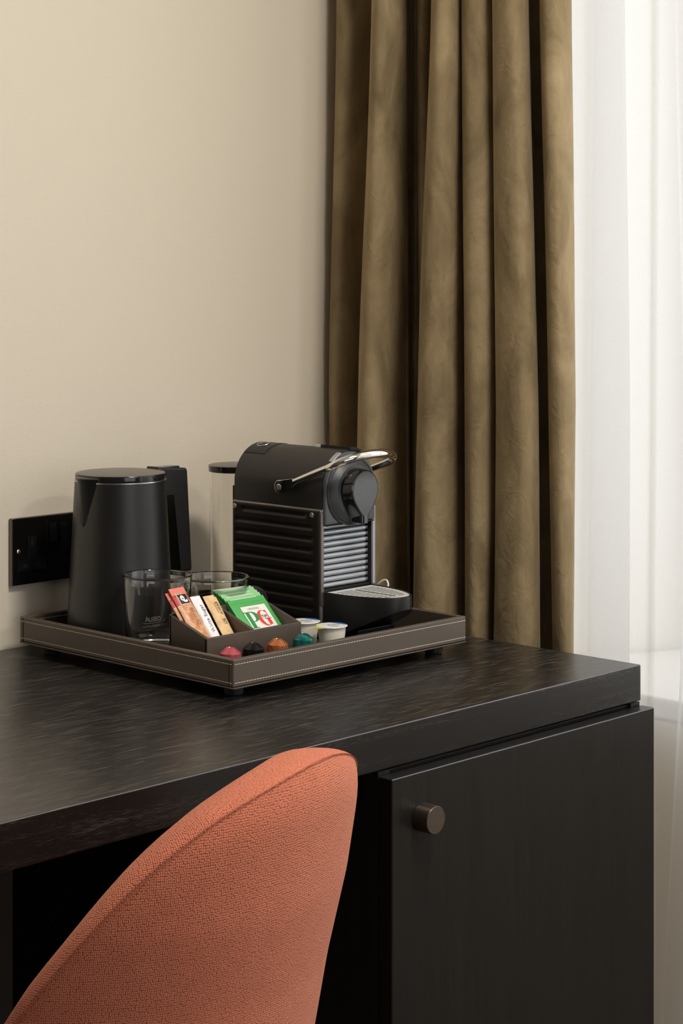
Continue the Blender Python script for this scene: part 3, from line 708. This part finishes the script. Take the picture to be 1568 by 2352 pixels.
stick('sugar_stick', 'kraft paper sugar stick behind, only its end showing beside the divider', -.3985, -.3805, -.3372, .0262, SA, l4 - .004, .006, M['kraft'], -.03)

# ------------------------------------------------------------------ coffee pods
PODS = [(-.4395, -.3775, 'pod_pink', 'pink coffee pod at the left end of the row'), (-.4015, -.3765, 'pod_black', 'black coffee pod between the pink and copper pods'),
        (-.3640, -.3785, 'pod_copper', 'copper coffee pod with swirled foil, third in the row'), (-.3190, -.3770, 'pod_teal', 'teal green coffee pod at the right end of the row')]
pf = FL + .0002
for x, y, mm, lb in PODS:
    R = thing('coffee_pod', lb, 'coffee pod', (x, y, pf), 'coffee pods along the tray front')
    link_mesh('capsule', *lathe([(.0148, pf + .0012), (.0144, pf + .003), (.0126, pf + .0212), (.0123, pf + .0220), (.0058, pf + .0272), (.0050, pf + .0276), (.0046, pf + .0270), (0, pf + .0268)], 40, x, y), M[mm], R, True, 25)
    link_mesh('flange', *lathe([(0, pf), (.0180, pf), (.0184, pf + .0005), (.0180, pf + .0011), (.0146, pf + .0013)], 40, x, y), M[mm], R)
# ------------------------------------------------------------------ milk pots
for x, y, ta, lb in ((-.2665, -.3740, radians(178), 'white milk pot with yellow pull tab nearest the tray edge'), (-.2680, -.3290, radians(168), 'white milk pot behind, at the corner of the condiment box')):
    R = thing('milk_pot', lb, 'milk pot', (x, y, pf), 'small white milk pots')
    n_ = 64; V, F = [], []; prf = [(.0, pf), (.0125, pf), (.0138, pf + .0015), (.0158, pf + .016), (.0162, pf + .0205), (.0168, pf + .0285), (.0170, pf + .0298)]
    for i in range(n_):
        a = 2 * pi * i / n_
        for j, (r, z) in enumerate(prf):
            rr_ = r + (.00035 * (1 if i % 2 else -1) if j in (4, 5) else 0); V.append((x + rr_ * cos(a), y + rr_ * sin(a), z))
    mm_ = len(prf)
    for i in range(n_):
        for j in range(mm_ - 1): F.append((i * mm_ + j, ((i + 1) % n_) * mm_ + j, ((i + 1) % n_) * mm_ + j + 1, i * mm_ + j + 1))
    link_mesh('pot', V, F, M['jigger'], R, True, 40)
    zt = pf + .0298
    ldm = link_mesh('foil_lid', *lathe([(.0, zt), (.0190, zt), (.0194, zt + .0005), (.0190, zt + .0010), (0, zt + .0013)], 48, x, y), M['lid_foil'], R)
    tx_, ty_ = cos(ta), sin(ta)
    tabp = [(.012, -.008), (.0245, -.0045), (.0280, 0), (.0245, .0045), (.012, .008)]
    tg = prism([(x + a * tx_ - b_ * ty_, y + a * ty_ + b_ * tx_) for a, b_ in tabp], zt + .0001, zt + .0009)
    link_mesh('pull_tab', *tg, M['tab_yellow'], R, False)
    cap_ = [(x + .0185 * cos(a), y + .0185 * sin(a), zt + .00145) for a in [radians(-38 + i * 92 / 14) for i in range(15)]]
    link_mesh('lid_print', cap_, [tuple(range(15))], M['lid_blue'], ldm, False)
    for s_, col, dx, dy, size in (('Dairy', 'lid_green', .002, -.001, .0075), ('milk', 'ink_lilac', -.004, -.009, .006)):
        g = text_geo(s_, size, 'CENTER', .9, .0001); g = xf(g, Matrix.Translation((x + dx, y + dy, zt + .0016)) @ Matrix.Rotation(radians(-22), 4, 'Z'))
        link_mesh('lid_print', *g, M[col], ldm, False)
# ------------------------------------------------------------------ coffee machine
PXC = -.1755; PY0, PY1 = -.315, -.151           # centre, front and back of the side panels
cm = thing('coffee_machine', 'black capsule coffee machine with chrome lever and ribbed side panels', 'coffee maker', (PXC, (PY0 + PY1) / 2, FL))
pb, ptop = FL + .0004, .1825
XL, XR = -.2262, -.1248
link_mesh('core_body', *merge(box(XL + .006, XR - .006, -.300, PY1 + .004, pb, .200, .001), box(XL + .0065, XR - .0065, -.312, -.300, pb, .080, .001)), M['blackpl'], cm)
# side panels with pressed ribs
def groove(y, z):
    h = 0.0; ys0, ys1 = PY0 + .0135, PY1 - .0075
    for k in range(11):
        zc = ptop - .0105 - .01455 * k
        a, b_ = (ys0 + .012, ys1 - .012) if k == 0 else (ys0, ys1)
        if zc < pb + .006: continue
        dz = z - zc
        if abs(dz) < .0044:
            e = min(1, max(0, (y - a) / .003)) * min(1, max(0, (b_ - y) / .003))
            s_ = .5 + .5 * cos(pi * dz / .0044)
            h -= .0020 * e * s_ ** .8
    return h
def side_panel(xo, sgn):
    ys, zs_ = [], []
    n1, n2 = 56, 190
    r = .005; rows = []
    def edge(t, lo, hi):                          # rounded rolled edge of the plate
        d = min(t - lo, hi - t); q = max(0, min(1, d / .0058)); return .0044 * (1 - sqrt(max(0, 1 - (1 - q) ** 2)))
    yy = [PY0 + (PY1 - PY0) * i / n1 for i in range(n1 + 1)]
    yy = sorted(set(yy + [PY0 + d for d in (.0003, .0008, .0015, .0025, .0038, .0050)] + [PY1 - d for d in (.0003, .0008, .0015, .0025, .0038, .0050)]))
    zl = [pb + (ptop - pb) * i / n2 for i in range(n2 + 1)]; zl = sorted(set(zl + [ptop - .0003, pb + .0003]))
    for z in zl:
        row = []
        for y in yy:
            dep = max(edge(y, PY0, PY1), edge(z, pb, ptop)) if True else 0
            # round the corners of the outline
            cy = min(max(y, PY0 + r), PY1 - r); cz = min(max(z, pb + r), ptop - r)
            vy, vz = y - cy, z - cz; ln = sqrt(vy * vy + vz * vz)
            if ln > r: y2, z2 = cy + vy / ln * r, cz + vz / ln * r
            else: y2, z2 = y, z
            row.append((xo - sgn * (groove(y, z) * 1.0 - dep) * -1 if False else xo + sgn * (dep - groove(y, z)), y2, z2))
        rows.append(row)
    V, F = grid(rows)
    if sgn > 0: F = [f[::-1] for f in F]
    nb = len(V); b_ = box(min(xo + sgn * .0034, xo + sgn * .0064), max(xo + sgn * .0034, xo + sgn * .0064), PY0 + .0003, PY1 - .0003, pb + .0003, ptop - .0003, .0005, 1)
    return merge((V, F), b_)
for xo, sg in ((XL, 1), (XR, -1)):
    pn = link_mesh('side_panel', *side_panel(xo, sg), [M['panel'], M['panel_edge']], cm, True, 50)
    for p in pn.data.polygons:
        q = p.center + Vector(cm.location); q.z -= ZD
        if (min(q.y - PY0, PY1 - q.y, ptop - q.z) < .0034 and abs(q.x - xo) < .0045 and abs(q.x - xo) > .0009) or (q.y < PY0 + .0006): p.material_index = 1
    for y in (PY0 + .0145, PY1 - .0075):
        Q = Matrix.Translation((xo - sg * .0002, y, ptop - .0085)) @ Matrix.Rotation(-sg * pi / 2, 4, 'Y')
        sc = link_mesh('screw', *xf(lathe([(.0034, -.001), (.0034, .0008), (.0027, .0016), (.0014, .0016), (.0012, .0006), (0, .0006)], 20), Q), M['steel'], pn)
link_mesh('front_edge', *box(XR - .0056, XR - .0001, PY0 - .0012, PY0 + .002, .078, ptop - .003, .0008), M['bar'], cm)
link_mesh('front_edge', *box(XL + .0004, XL + .0058, PY0 - .0012, PY0 + .002, .060, ptop - .006, .0012), M['panel_edge'], cm)
# vaulted hood: half round on straight sides
ZC, RH = .2055, .0482
def vault(R, zb, n=40):
    return [(PXC + R * cos(pi * i / n), ZC + R * sin(pi * i / n) * 1.02) for i in range(n + 1)] + [(PXC - R, zb), (PXC + R, zb)]
link_mesh('hood', *prism(vault(RH, .170), -.3145, -.1545, 'Y', .0012, 2), M['hood'], cm, True, 40)
# control panel let into the top of the hood at the back, with its oval key
def vstrip(a0, a1, y0, y1, R, n=14, thick=.0009):
    rows = []
    for y in (y0, y1):
        rows.append([(PXC + R * cos(radians(a0 + (a1 - a0) * i / n)), y, ZC + R * sin(radians(a0 + (a1 - a0) * i / n)) * 1.02) for i in range(n + 1)])
    o_ = grid(rows); m2 = n + 1
    V = o_[0] + [(PXC + (v[0] - PXC) * (R - thick) / R, v[1], ZC + (v[2] - ZC) * (R - thick) / R) for v in o_[0]]
    F = [f for f in o_[1]]
    k = 2 * m2
    for i in range(n): F += [(i, i + 1, k + i + 1, k + i), (m2 + i, k + m2 + i, k + m2 + i + 1, m2 + i + 1)]
    F += [(0, k, k + m2, m2), (n, m2 + n, k + m2 + n, k + n)]
    return V, F
cp = link_mesh('control_panel', *vstrip(62, 130, -.194, -.1552, RH + .0006), M['blackpl'], cm, True, 30)
def on_vault(a, y, dr=.0009):
    return (PXC + (RH + dr) * cos(radians(a)), y, ZC + (RH + dr) * sin(radians(a)) * 1.02)
ring = [on_vault(104 + 9 * cos(t), -.172 + .0085 * sin(t)) for t in [2 * pi * i / 28 for i in range(29)]]
link_mesh('brew_key', *tube(ring, .0009, 8), M['bar'], cp)
for a in (80, 72): link_mesh('cup_symbol', *tube([on_vault(a + 2 * cos(t), -.178 + .002 * sin(t), .0008) for t in [2 * pi * i / 12 for i in range(13)]], .0004, 6), M['paper_white'], cp)
# front fascia
fy = -.3145
link_mesh('fascia', *prism(vault(RH - .0025, .1625), fy - .005, fy + .002, 'Y', .0014, 2), M['gray2'], cm, True, 40)
link_mesh('fascia_seam', *box(PXC - .0218, PXC - .0214, fy - .0053, fy - .0046, .1630, .1745), M['dark'], cm, False)
link_mesh('fascia_seam', *box(PXC - RH + .004, PXC + RH - .004, fy - .0055, fy - .0035, .1603, .1618), M['dark'], cm, False)
# raised shoulders either side of the lever slot
link_mesh('slot_cover', *vstrip(66, 90, -.318, -.266, RH + .0032, 10, .0035), M['blackpl'], cm, True, 30)
link_mesh('slot_cover', *vstrip(112, 134, -.3200, -.3135, RH + .0012, 8, .0022), M['bar'], cm, True, 30)
link_mesh('slot_cover_tip', *vstrip(64, 90, -.2665, -.2560, RH + .0030, 10, .0030), M['grid'], cm, True, 30)
# round brew head, drop shaped nose, spout
QY = Matrix.Translation((PXC, fy - .005, .2025)) @ Matrix.Rotation(pi / 2, 4, 'X')
dsk = lathe([(.0438, -.001), (.0441, .0015), (.0430, .0030), (.0412, .0020), (.0400, .0040), (.0352, .0080), (.0335, .0092), (0, .0094)], 72)
link_mesh('brew_head', *xf(dsk, QY), M['gray'], cm, True, 30)
def drop(R, tip, hw, n=40):
    # round top, tangents running down to a narrow tip
    P = []; a1 = -30
    for i in range(n + 1):
        a = radians(a1 + (180 - 2 * a1) * i / n); P.append((R * cos(a), R * sin(a)))
    L0 = P[-1]; R0 = P[0]
    for t in (.25, .5, .75): P.append((L0[0] + (-hw - L0[0]) * t - .0012 * sin(pi * t), L0[1] + (tip - L0[1]) * t))
    P += [(-hw, tip), (hw, tip)]
    for t in (.75, .5, .25): P.append((R0[0] + (hw - R0[0]) * t + .0012 * sin(pi * t), R0[1] + (tip - R0[1]) * t))
    return P
NZ = .2055
def loft(Pa, sections, cx, cz):
    V, F = [], []; n = len(Pa)
    for sc, y, dz in sections:
        for p in Pa: V.append((cx + p[0] * sc, y, cz + dz + p[1] * sc))
    for k in range(len(sections) - 1):
        for i in range(n):
            j = (i + 1) % n; F.append((k * n + i, k * n + j, (k + 1) * n + j, (k + 1) * n + i))
    F.append(tuple(range((len(sections) - 1) * n, len(sections) * n)))
    return V, F
yb = fy - .012
dp = drop(.0262, -.0370, .0045)
link_mesh('nose', *loft(dp, [(1.10, yb + .002, -.002), (1.04, yb - .004, -.001), (1.01, yb - .010, 0), (.98, yb - .0155, 0), (.95, yb - .0180, 0), (.90, yb - .0190, 0)], PXC, NZ), M['blackgl'], cm, True, 35)
fc = drop(.0222, -.0335, .0028)
n_ = len(fc); V = [(PXC + p[0], yb - .0192, NZ + p[1]) for p in fc] + [(PXC, yb - .0207, NZ)]
V2 = [(PXC + p[0] * .0 + 0, yb - .0207, NZ + p[1] * .9) for p in fc]
F = [(i, (i + 1) % n_, n_ + 1 + (i + 1) % n_, n_ + 1 + i) for i in range(n_)]
link_mesh('nose_face', V + V2, F, M['gray2'], cm, True, 20)
link_mesh('spout', *box(PXC - .0075, PXC + .0075, yb - .0185, yb - .001, .1625, .1745, .0022, 3), M['blackgl'], cm)
link_mesh('spout_rib', *box(PXC - .0028, PXC + .0028, yb - .0200, yb - .0183, .1628, .1765, .0006, 2), M['gray2'], cm)
# grille
link_mesh('grille_back', *box(XL + .0064, XR - .0064, -.3015, -.2995, .076, .1615), M['dark'], cm, False)
for k in range(12):
    z = .1582 - .00745 * k
    pf_ = [(.0 + .0026 * cos(a), .0033 * sin(a)) for a in [pi / 2 + pi * i / 10 for i in range(11)]]
    g = prism([(-.3072 + p[0] * 1.0, z + p[1]) for p in pf_][::-1] + [], XL + .0070, XR - .0122, 'X')
    g2 = prism([(-.3065 + p[0] * .8, z + p[1] * .8) for p in pf_][::-1], XR - .0122, XR - .0066, 'X')
    link_mesh('grille_bar', *merge(g, g2, box(XL + .0070, XR - .0066, -.3072, -.3010, z - .0021, z + .0021)), M['bar'], cm, True, 40)
# drip tray: round fronted shell whose underside sweeps up to the tip
DW, DL, DZ = .0455, .1015, .0775
def dshape(w, l, n=40): return [(PXC + w * cos(pi + pi * i / n), PY0 + .001 - l * abs(sin(pi * i / n)) ** .86) for i in range(n + 1)]
ds = dshape(DW, DL); di = dshape(DW - .0028, DL - .0028)
def low(y): t = min(1, max(0, (PY0 - y) / DL)); return pb + .0005 + (DZ - .016 - pb) * t ** 1.25
top = DZ
V, F = [], []; n_ = len(ds)
rings = [[(x, y, low(y)) for x, y in ds], [(x, y, top - .0006) for x, y in ds], [(PXC + (x - PXC) * .992, y + .0004, top) for x, y in ds], [(x, y, top) for x, y in di], [(x, y, top - .003) for x, y in di]]
V, F = grid(rings); F = [f[::-1] for f in F]
o_ = len(V)
F.append(tuple(range(n_)))                                     # sloping underside
F.append(tuple((0 * n_, n_, 2 * n_, 3 * n_, 4 * n_)) [::-1] + tuple(k * n_ + n_ - 1 for k in (0, 1, 2, 3, 4)) [::1])
dt = link_mesh('drip_tray', V, F, M['blackpl'], cm, True, 40)
link_mesh('cup_support', *box(PXC - .034, PXC + .034, PY0 - .050, PY0 + .002, pb, .034, .002), M['blackpl'], cm)
# perforated steel grid, built from the strips between its slots
strips = []; z0, z1 = top - .0011, top - .0008
def hwid(y):
    t = (PY0 + .001 - y) / (DL - .0032); return 0 if t >= 1 else (DW - .0032) * cos(math.asin(min(1, t ** (1 / .86))))
ny = 26; y_a, y_b = PY0 - .001, PY0 - DL + .005
for i in range(ny):
    ya, yb2 = y_a + (y_b - y_a) * i / ny, y_a + (y_b - y_a) * (i + 1) / ny; ym = (ya + yb2) / 2
    wa, wb = hwid(ya), hwid(yb2)
    cs = .0024 if .10 < i / ny < .84 else 0
    segs = [(-1, -cs), (cs, 1)] if cs else [(-1, 1)]
    if i % 2 == 1 and 2 < i < ny - 3 and wb > .018:
        e = wb - .0062
        segs = [(-1, -e), (-.0058, -cs), (cs, .0058), (e, 1)] if cs else [(-1, -e), (-.0058, .0058), (e, 1)]
    for a, b_ in segs:
        A = lambda w: -w if a == -1 else a
        B = lambda w: w if b_ == 1 else b_
        strips.append(prism([(PXC + A(wb), yb2), (PXC + B(wb), yb2), (PXC + B(wa), ya), (PXC + A(wa), ya)], z0, z1))
gp = link_mesh('drip_grid', *merge(*strips), M['grid'], cm, False)
link_mesh('grid_floor', [(x, y, top - .006) for x, y in di], [tuple(range(len(di)))], M['dark'], cm, False)
link_mesh('grid_hook', *tube(smooth_path([(XR - .004, -.324, .078), (XR - .003, -.331, .0835), (XR - .002, -.337, .0845), (XR - .003, -.341, .0800), (XR - .006, -.343, .0772)], 5), .0012, 8), M['grid'], cm)
# chrome lever: flat cranked roots, then one round bow around the front
XA, XB = XL - .0050, XR + .0050
up_ = [(-.2490, .2065), (-.2625, .2105), (-.2745, .2145), (-.295, .2222), (-.315, .2295), (-.332, .2355)]
left = [(XA, y, z) for y, z in up_]
bow = []
for i in range(1, 24):
    a = pi * i / 24; bow.append((PXC - (PXC - XA) * cos(a), -.332 - .0310 * sin(a) ** .9, .2355 + .0170 * sin(a)))
right = [(XB, y, z) for y, z in up_[::-1]]
pth = smooth_path(left[2:] + bow + right[:4], 3)
lv = link_mesh('lever', *tube(pth, .0046, 16, rs=[.0043 + .0013 * min(1, i / 30, (len(pth) - 1 - i) / 30) for i in range(len(pth))]), M['chrome'], cm)
for xs, sg in ((XA - .0030, 1), (XB - .0030, -1)):
    pl = [(-.2805, .2120), (-.2805, .2190), (-.2720, .2165)] + [(-.2490 + .0088 * cos(a), .2060 + .0088 * sin(a)) for a in [radians(95 - i * 17) for i in range(14)]][::1]
    pl = [(-.2815, .2195), (-.2700, .2165)] + [(-.2485 + .0090 * cos(a), .2065 + .0090 * sin(a)) for a in [radians(80 - 12 * i) for i in range(17)]] + [(-.2700, .2065), (-.2815, .2130)]
    pt = link_mesh('lever_root', *prism(pl, xs, xs + .0060, 'X', .0015, 2), M['chrome'], lv)
    Q = Matrix.Translation((xs if sg > 0 else xs + .006, -.2485, .2062)) @ Matrix.Rotation(-sg * pi / 2, 4, 'Y')
    link_mesh('lever_screw', *xf(lathe([(.0040, -.0005), (.0040, .0006), (.0032, .0012), (.0014, .0012), (.0012, .0004), (0, .0004)], 20), Q), M['steel'], lv)
# water tank behind the machine
tkx, tky, tkr = -.181, -.1105, .0345
tz0, tz1 = FL + .0003, .2135
link_mesh('water_tank', *lathe([(tkr - .0005, tz0 + .02), (tkr, tz0 + .022), (tkr, tz1), (tkr - .0022, tz1), (tkr - .0022, tz0 + .0235), (0, tz0 + .0235)] , 72, tkx, tky, close=False), M['tank'], cm, True, 40)
link_mesh('tank_base', *merge(lathe([(0, tz0), (tkr + .001, tz0), (tkr + .001, tz0 + .0199), (0, tz0 + .0199)], 48, tkx, tky), box(tkx - .025, tkx + .025, tky, PY1 + .006, tz0, tz0 + .018)), M['blackpl'], cm)
link_mesh('tank_lid', *lathe([(tkr + .0002, tz1 - .0005), (tkr + .0012, tz1), (tkr + .0015, tz1 + .0068), (tkr + .0020, tz1 + .0078), (tkr - .001, tz1 + .0090), (0, tz1 + .0096)], 72, tkx, tky), [M['blackgl'], M['lid_top']], cm)  # top reuses the colour that stands for a reflection
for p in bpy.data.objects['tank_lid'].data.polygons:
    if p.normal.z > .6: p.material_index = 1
# ------------------------------------------------------------------ chair
CHX, CHY = -.867, -.657; BA = math.atan2(-.941, .337)           # axis of the tub; direction of the back's middle
ch = thing('upholstered_chair', 'coral woven wool tub chair pushed up to the black desk', 'chair', (CHX, CHY, FZ))
def interp(x, xs, ys):
    if x <= xs[0]: return ys[0]
    for i in range(len(xs) - 1):
        if x <= xs[i + 1]:
            t = (x - xs[i]) / (xs[i + 1] - xs[i]); return ys[i] + (ys[i + 1] - ys[i]) * t
    return ys[-1]
def Rz(z): return interp(z, [-.46, -.42, -.3, -.2, -.128, -.0525, .0297, .1], [.130, .150, .181, .198, .2105, .2277, .24, .247])
def bm_(b): return b if b >= 4 else 4 + (4 - b) * 1.25      # the crest lies a little left of the middle
def Hb(b): return interp(bm_(b), [0, 2, 8, 14, 20, 26, 32, 38, 44, 50, 56, 62, 68, 74, 80, 88, 96, 104, 112, 118],
    [.0708, .0705, .0690, .0662, .0615, .0545, .0461, .0347, .0185, -.0002, -.0236, -.0519, -.0810, -.1092, -.138, -.178, -.218, -.256, -.286, -.298])
NB = 220; TH = .044
def smoothH(b): return sum(Hb(b + d) for d in (-5, -2.5, 0, 2.5, 5)) / 5
def rim_prof(H):                                    # from the outer seam over the top to the inside
    return [(0.0, 0.0), (-.0012, .0006), (.0012, .0040), (.0052, .0083), (.0110, .0118), (.0185, .0132), (.0265, .0122), (.0340, .0090), (.0400, .0035), (.0432, -.0040)]
def rot(b): return BA + radians(b)
def shell(part):
    rows, uvs = [], []
    for i in range(NB + 1):
        b = -118 + 236 * i / NB; H = smoothH(b); row = []; uv = []; a = rot(-b)
        s_ = radians(b) * .235
        if part == 'outer':
            zb = -.42; n = 48; kz = interp(bm_(b), [0, 10, 25, 40, 60, 75, 90, 118], [.12, .18, .38, .62, 1.05, 1.45, 1.45, 1.2]); sh = max(0, 1 - kz) * .0085
            for k in range(n + 1):
                t = k / n; z = zb + (H - zb) * t; r = Rz(z)
                if t > .94: r -= .0012 * ((t - .94) / .06) ** 2
                if t > .9: r -= sh * ((t - .9) / .1) ** 2.4
                row.append((r, z)); uv.append((s_ * (Rz(z) / .235 * .5 + .5), z))
        elif part == 'rim':
            r0 = Rz(H) - .0012
            kz = interp(bm_(b), [0, 10, 25, 40, 60, 75, 90, 118], [.12, .18, .38, .62, 1.05, 1.45, 1.45, 1.2])
            r0 -= max(0, 1 - kz) * .0085
            for (dr, dz) in rim_prof(H): dz *= kz; row.append((r0 - dr, H + dz)); uv.append((s_, H + .002 + dr + dz * .6))
        else:
            r0 = Rz(H) - .0012 - .0432; n = 24; kz = interp(bm_(b), [0, 10, 25, 40, 60, 75, 90, 118], [.12, .18, .38, .62, 1.05, 1.45, 1.45, 1.2])
            for k in range(n + 1):
                t = k / n; z = (H - .004 * kz) + (-.36 - (H - .004 * kz)) * t
                r = max(.04, min(r0, Rz(z) - TH) - .0) if z < H else r0
                row.append((r, z)); uv.append((s_, z))
        rows.append([(CHX + r * cos(a), CHY + r * sin(a), z) for r, z in row]); uvs.append(uv)
    return rows, uvs
def uv_mesh(name, rows, uvs, m, par, flip=False, ang=180):
    V, F = grid(rows)
    if flip: F = [f[::-1] for f in F]
    o = link_mesh(name, V, F, m, par, True, ang)
    fl_ = [q for r in uvs for q in r]; l = o.data.uv_layers.new(name='UVMap')
    for lp in o.data.loops: l.data[lp.index].uv = fl_[lp.vertex_index]
    return o
r1, u1 = shell('outer'); bk = uv_mesh('backrest', r1, u1, M['wool'], ch)
r2, u2 = shell('rim'); rm = uv_mesh('rim_band', r2, u2, M['wool'], bk)
r3, u3 = shell('inner'); uv_mesh('inner_back', r3, u3, M['wool'], bk)
seam = [tuple(r[-1]) for r in r1]
link_mesh('seam', *tube([(p[0], p[1], p[2] + .0003) for p in seam[::2]], .00042, 6), mat('seam_thread', lin((150, 76, 58)), .9), bk)
# seat, underside and legs
sp_ = lathe([(0, -.42), (.148, -.42), (.160, -.405), (.170, -.36), (.178, -.325), (.172, -.305), (.150, -.296), (0, -.290)], 64, CHX, CHY)
so_ = link_mesh('seat', *sp_, M['wool'], ch); l = so_.data.uv_layers.new(name='UVMap')
for lp in so_.data.loops:
    q = so_.data.vertices[lp.vertex_index].co; l.data[lp.index].uv = (q.x, q.y + q.z)
link_mesh('seat_frame', *lathe([(0, -.446), (.125, -.446), (.128, -.4202), (0, -.4202)], 48, CHX, CHY), M['matblack'], ch)
for k in range(4):
    a = BA + radians(45 + 90 * k)
    link_mesh('leg', *tube([(CHX + .09 * cos(a), CHY + .09 * sin(a), -.440), (CHX + .20 * cos(a), CHY + .20 * sin(a), FZ + .0005)], .011, 14, rs=[.013, .009]), M['matblack'], ch)
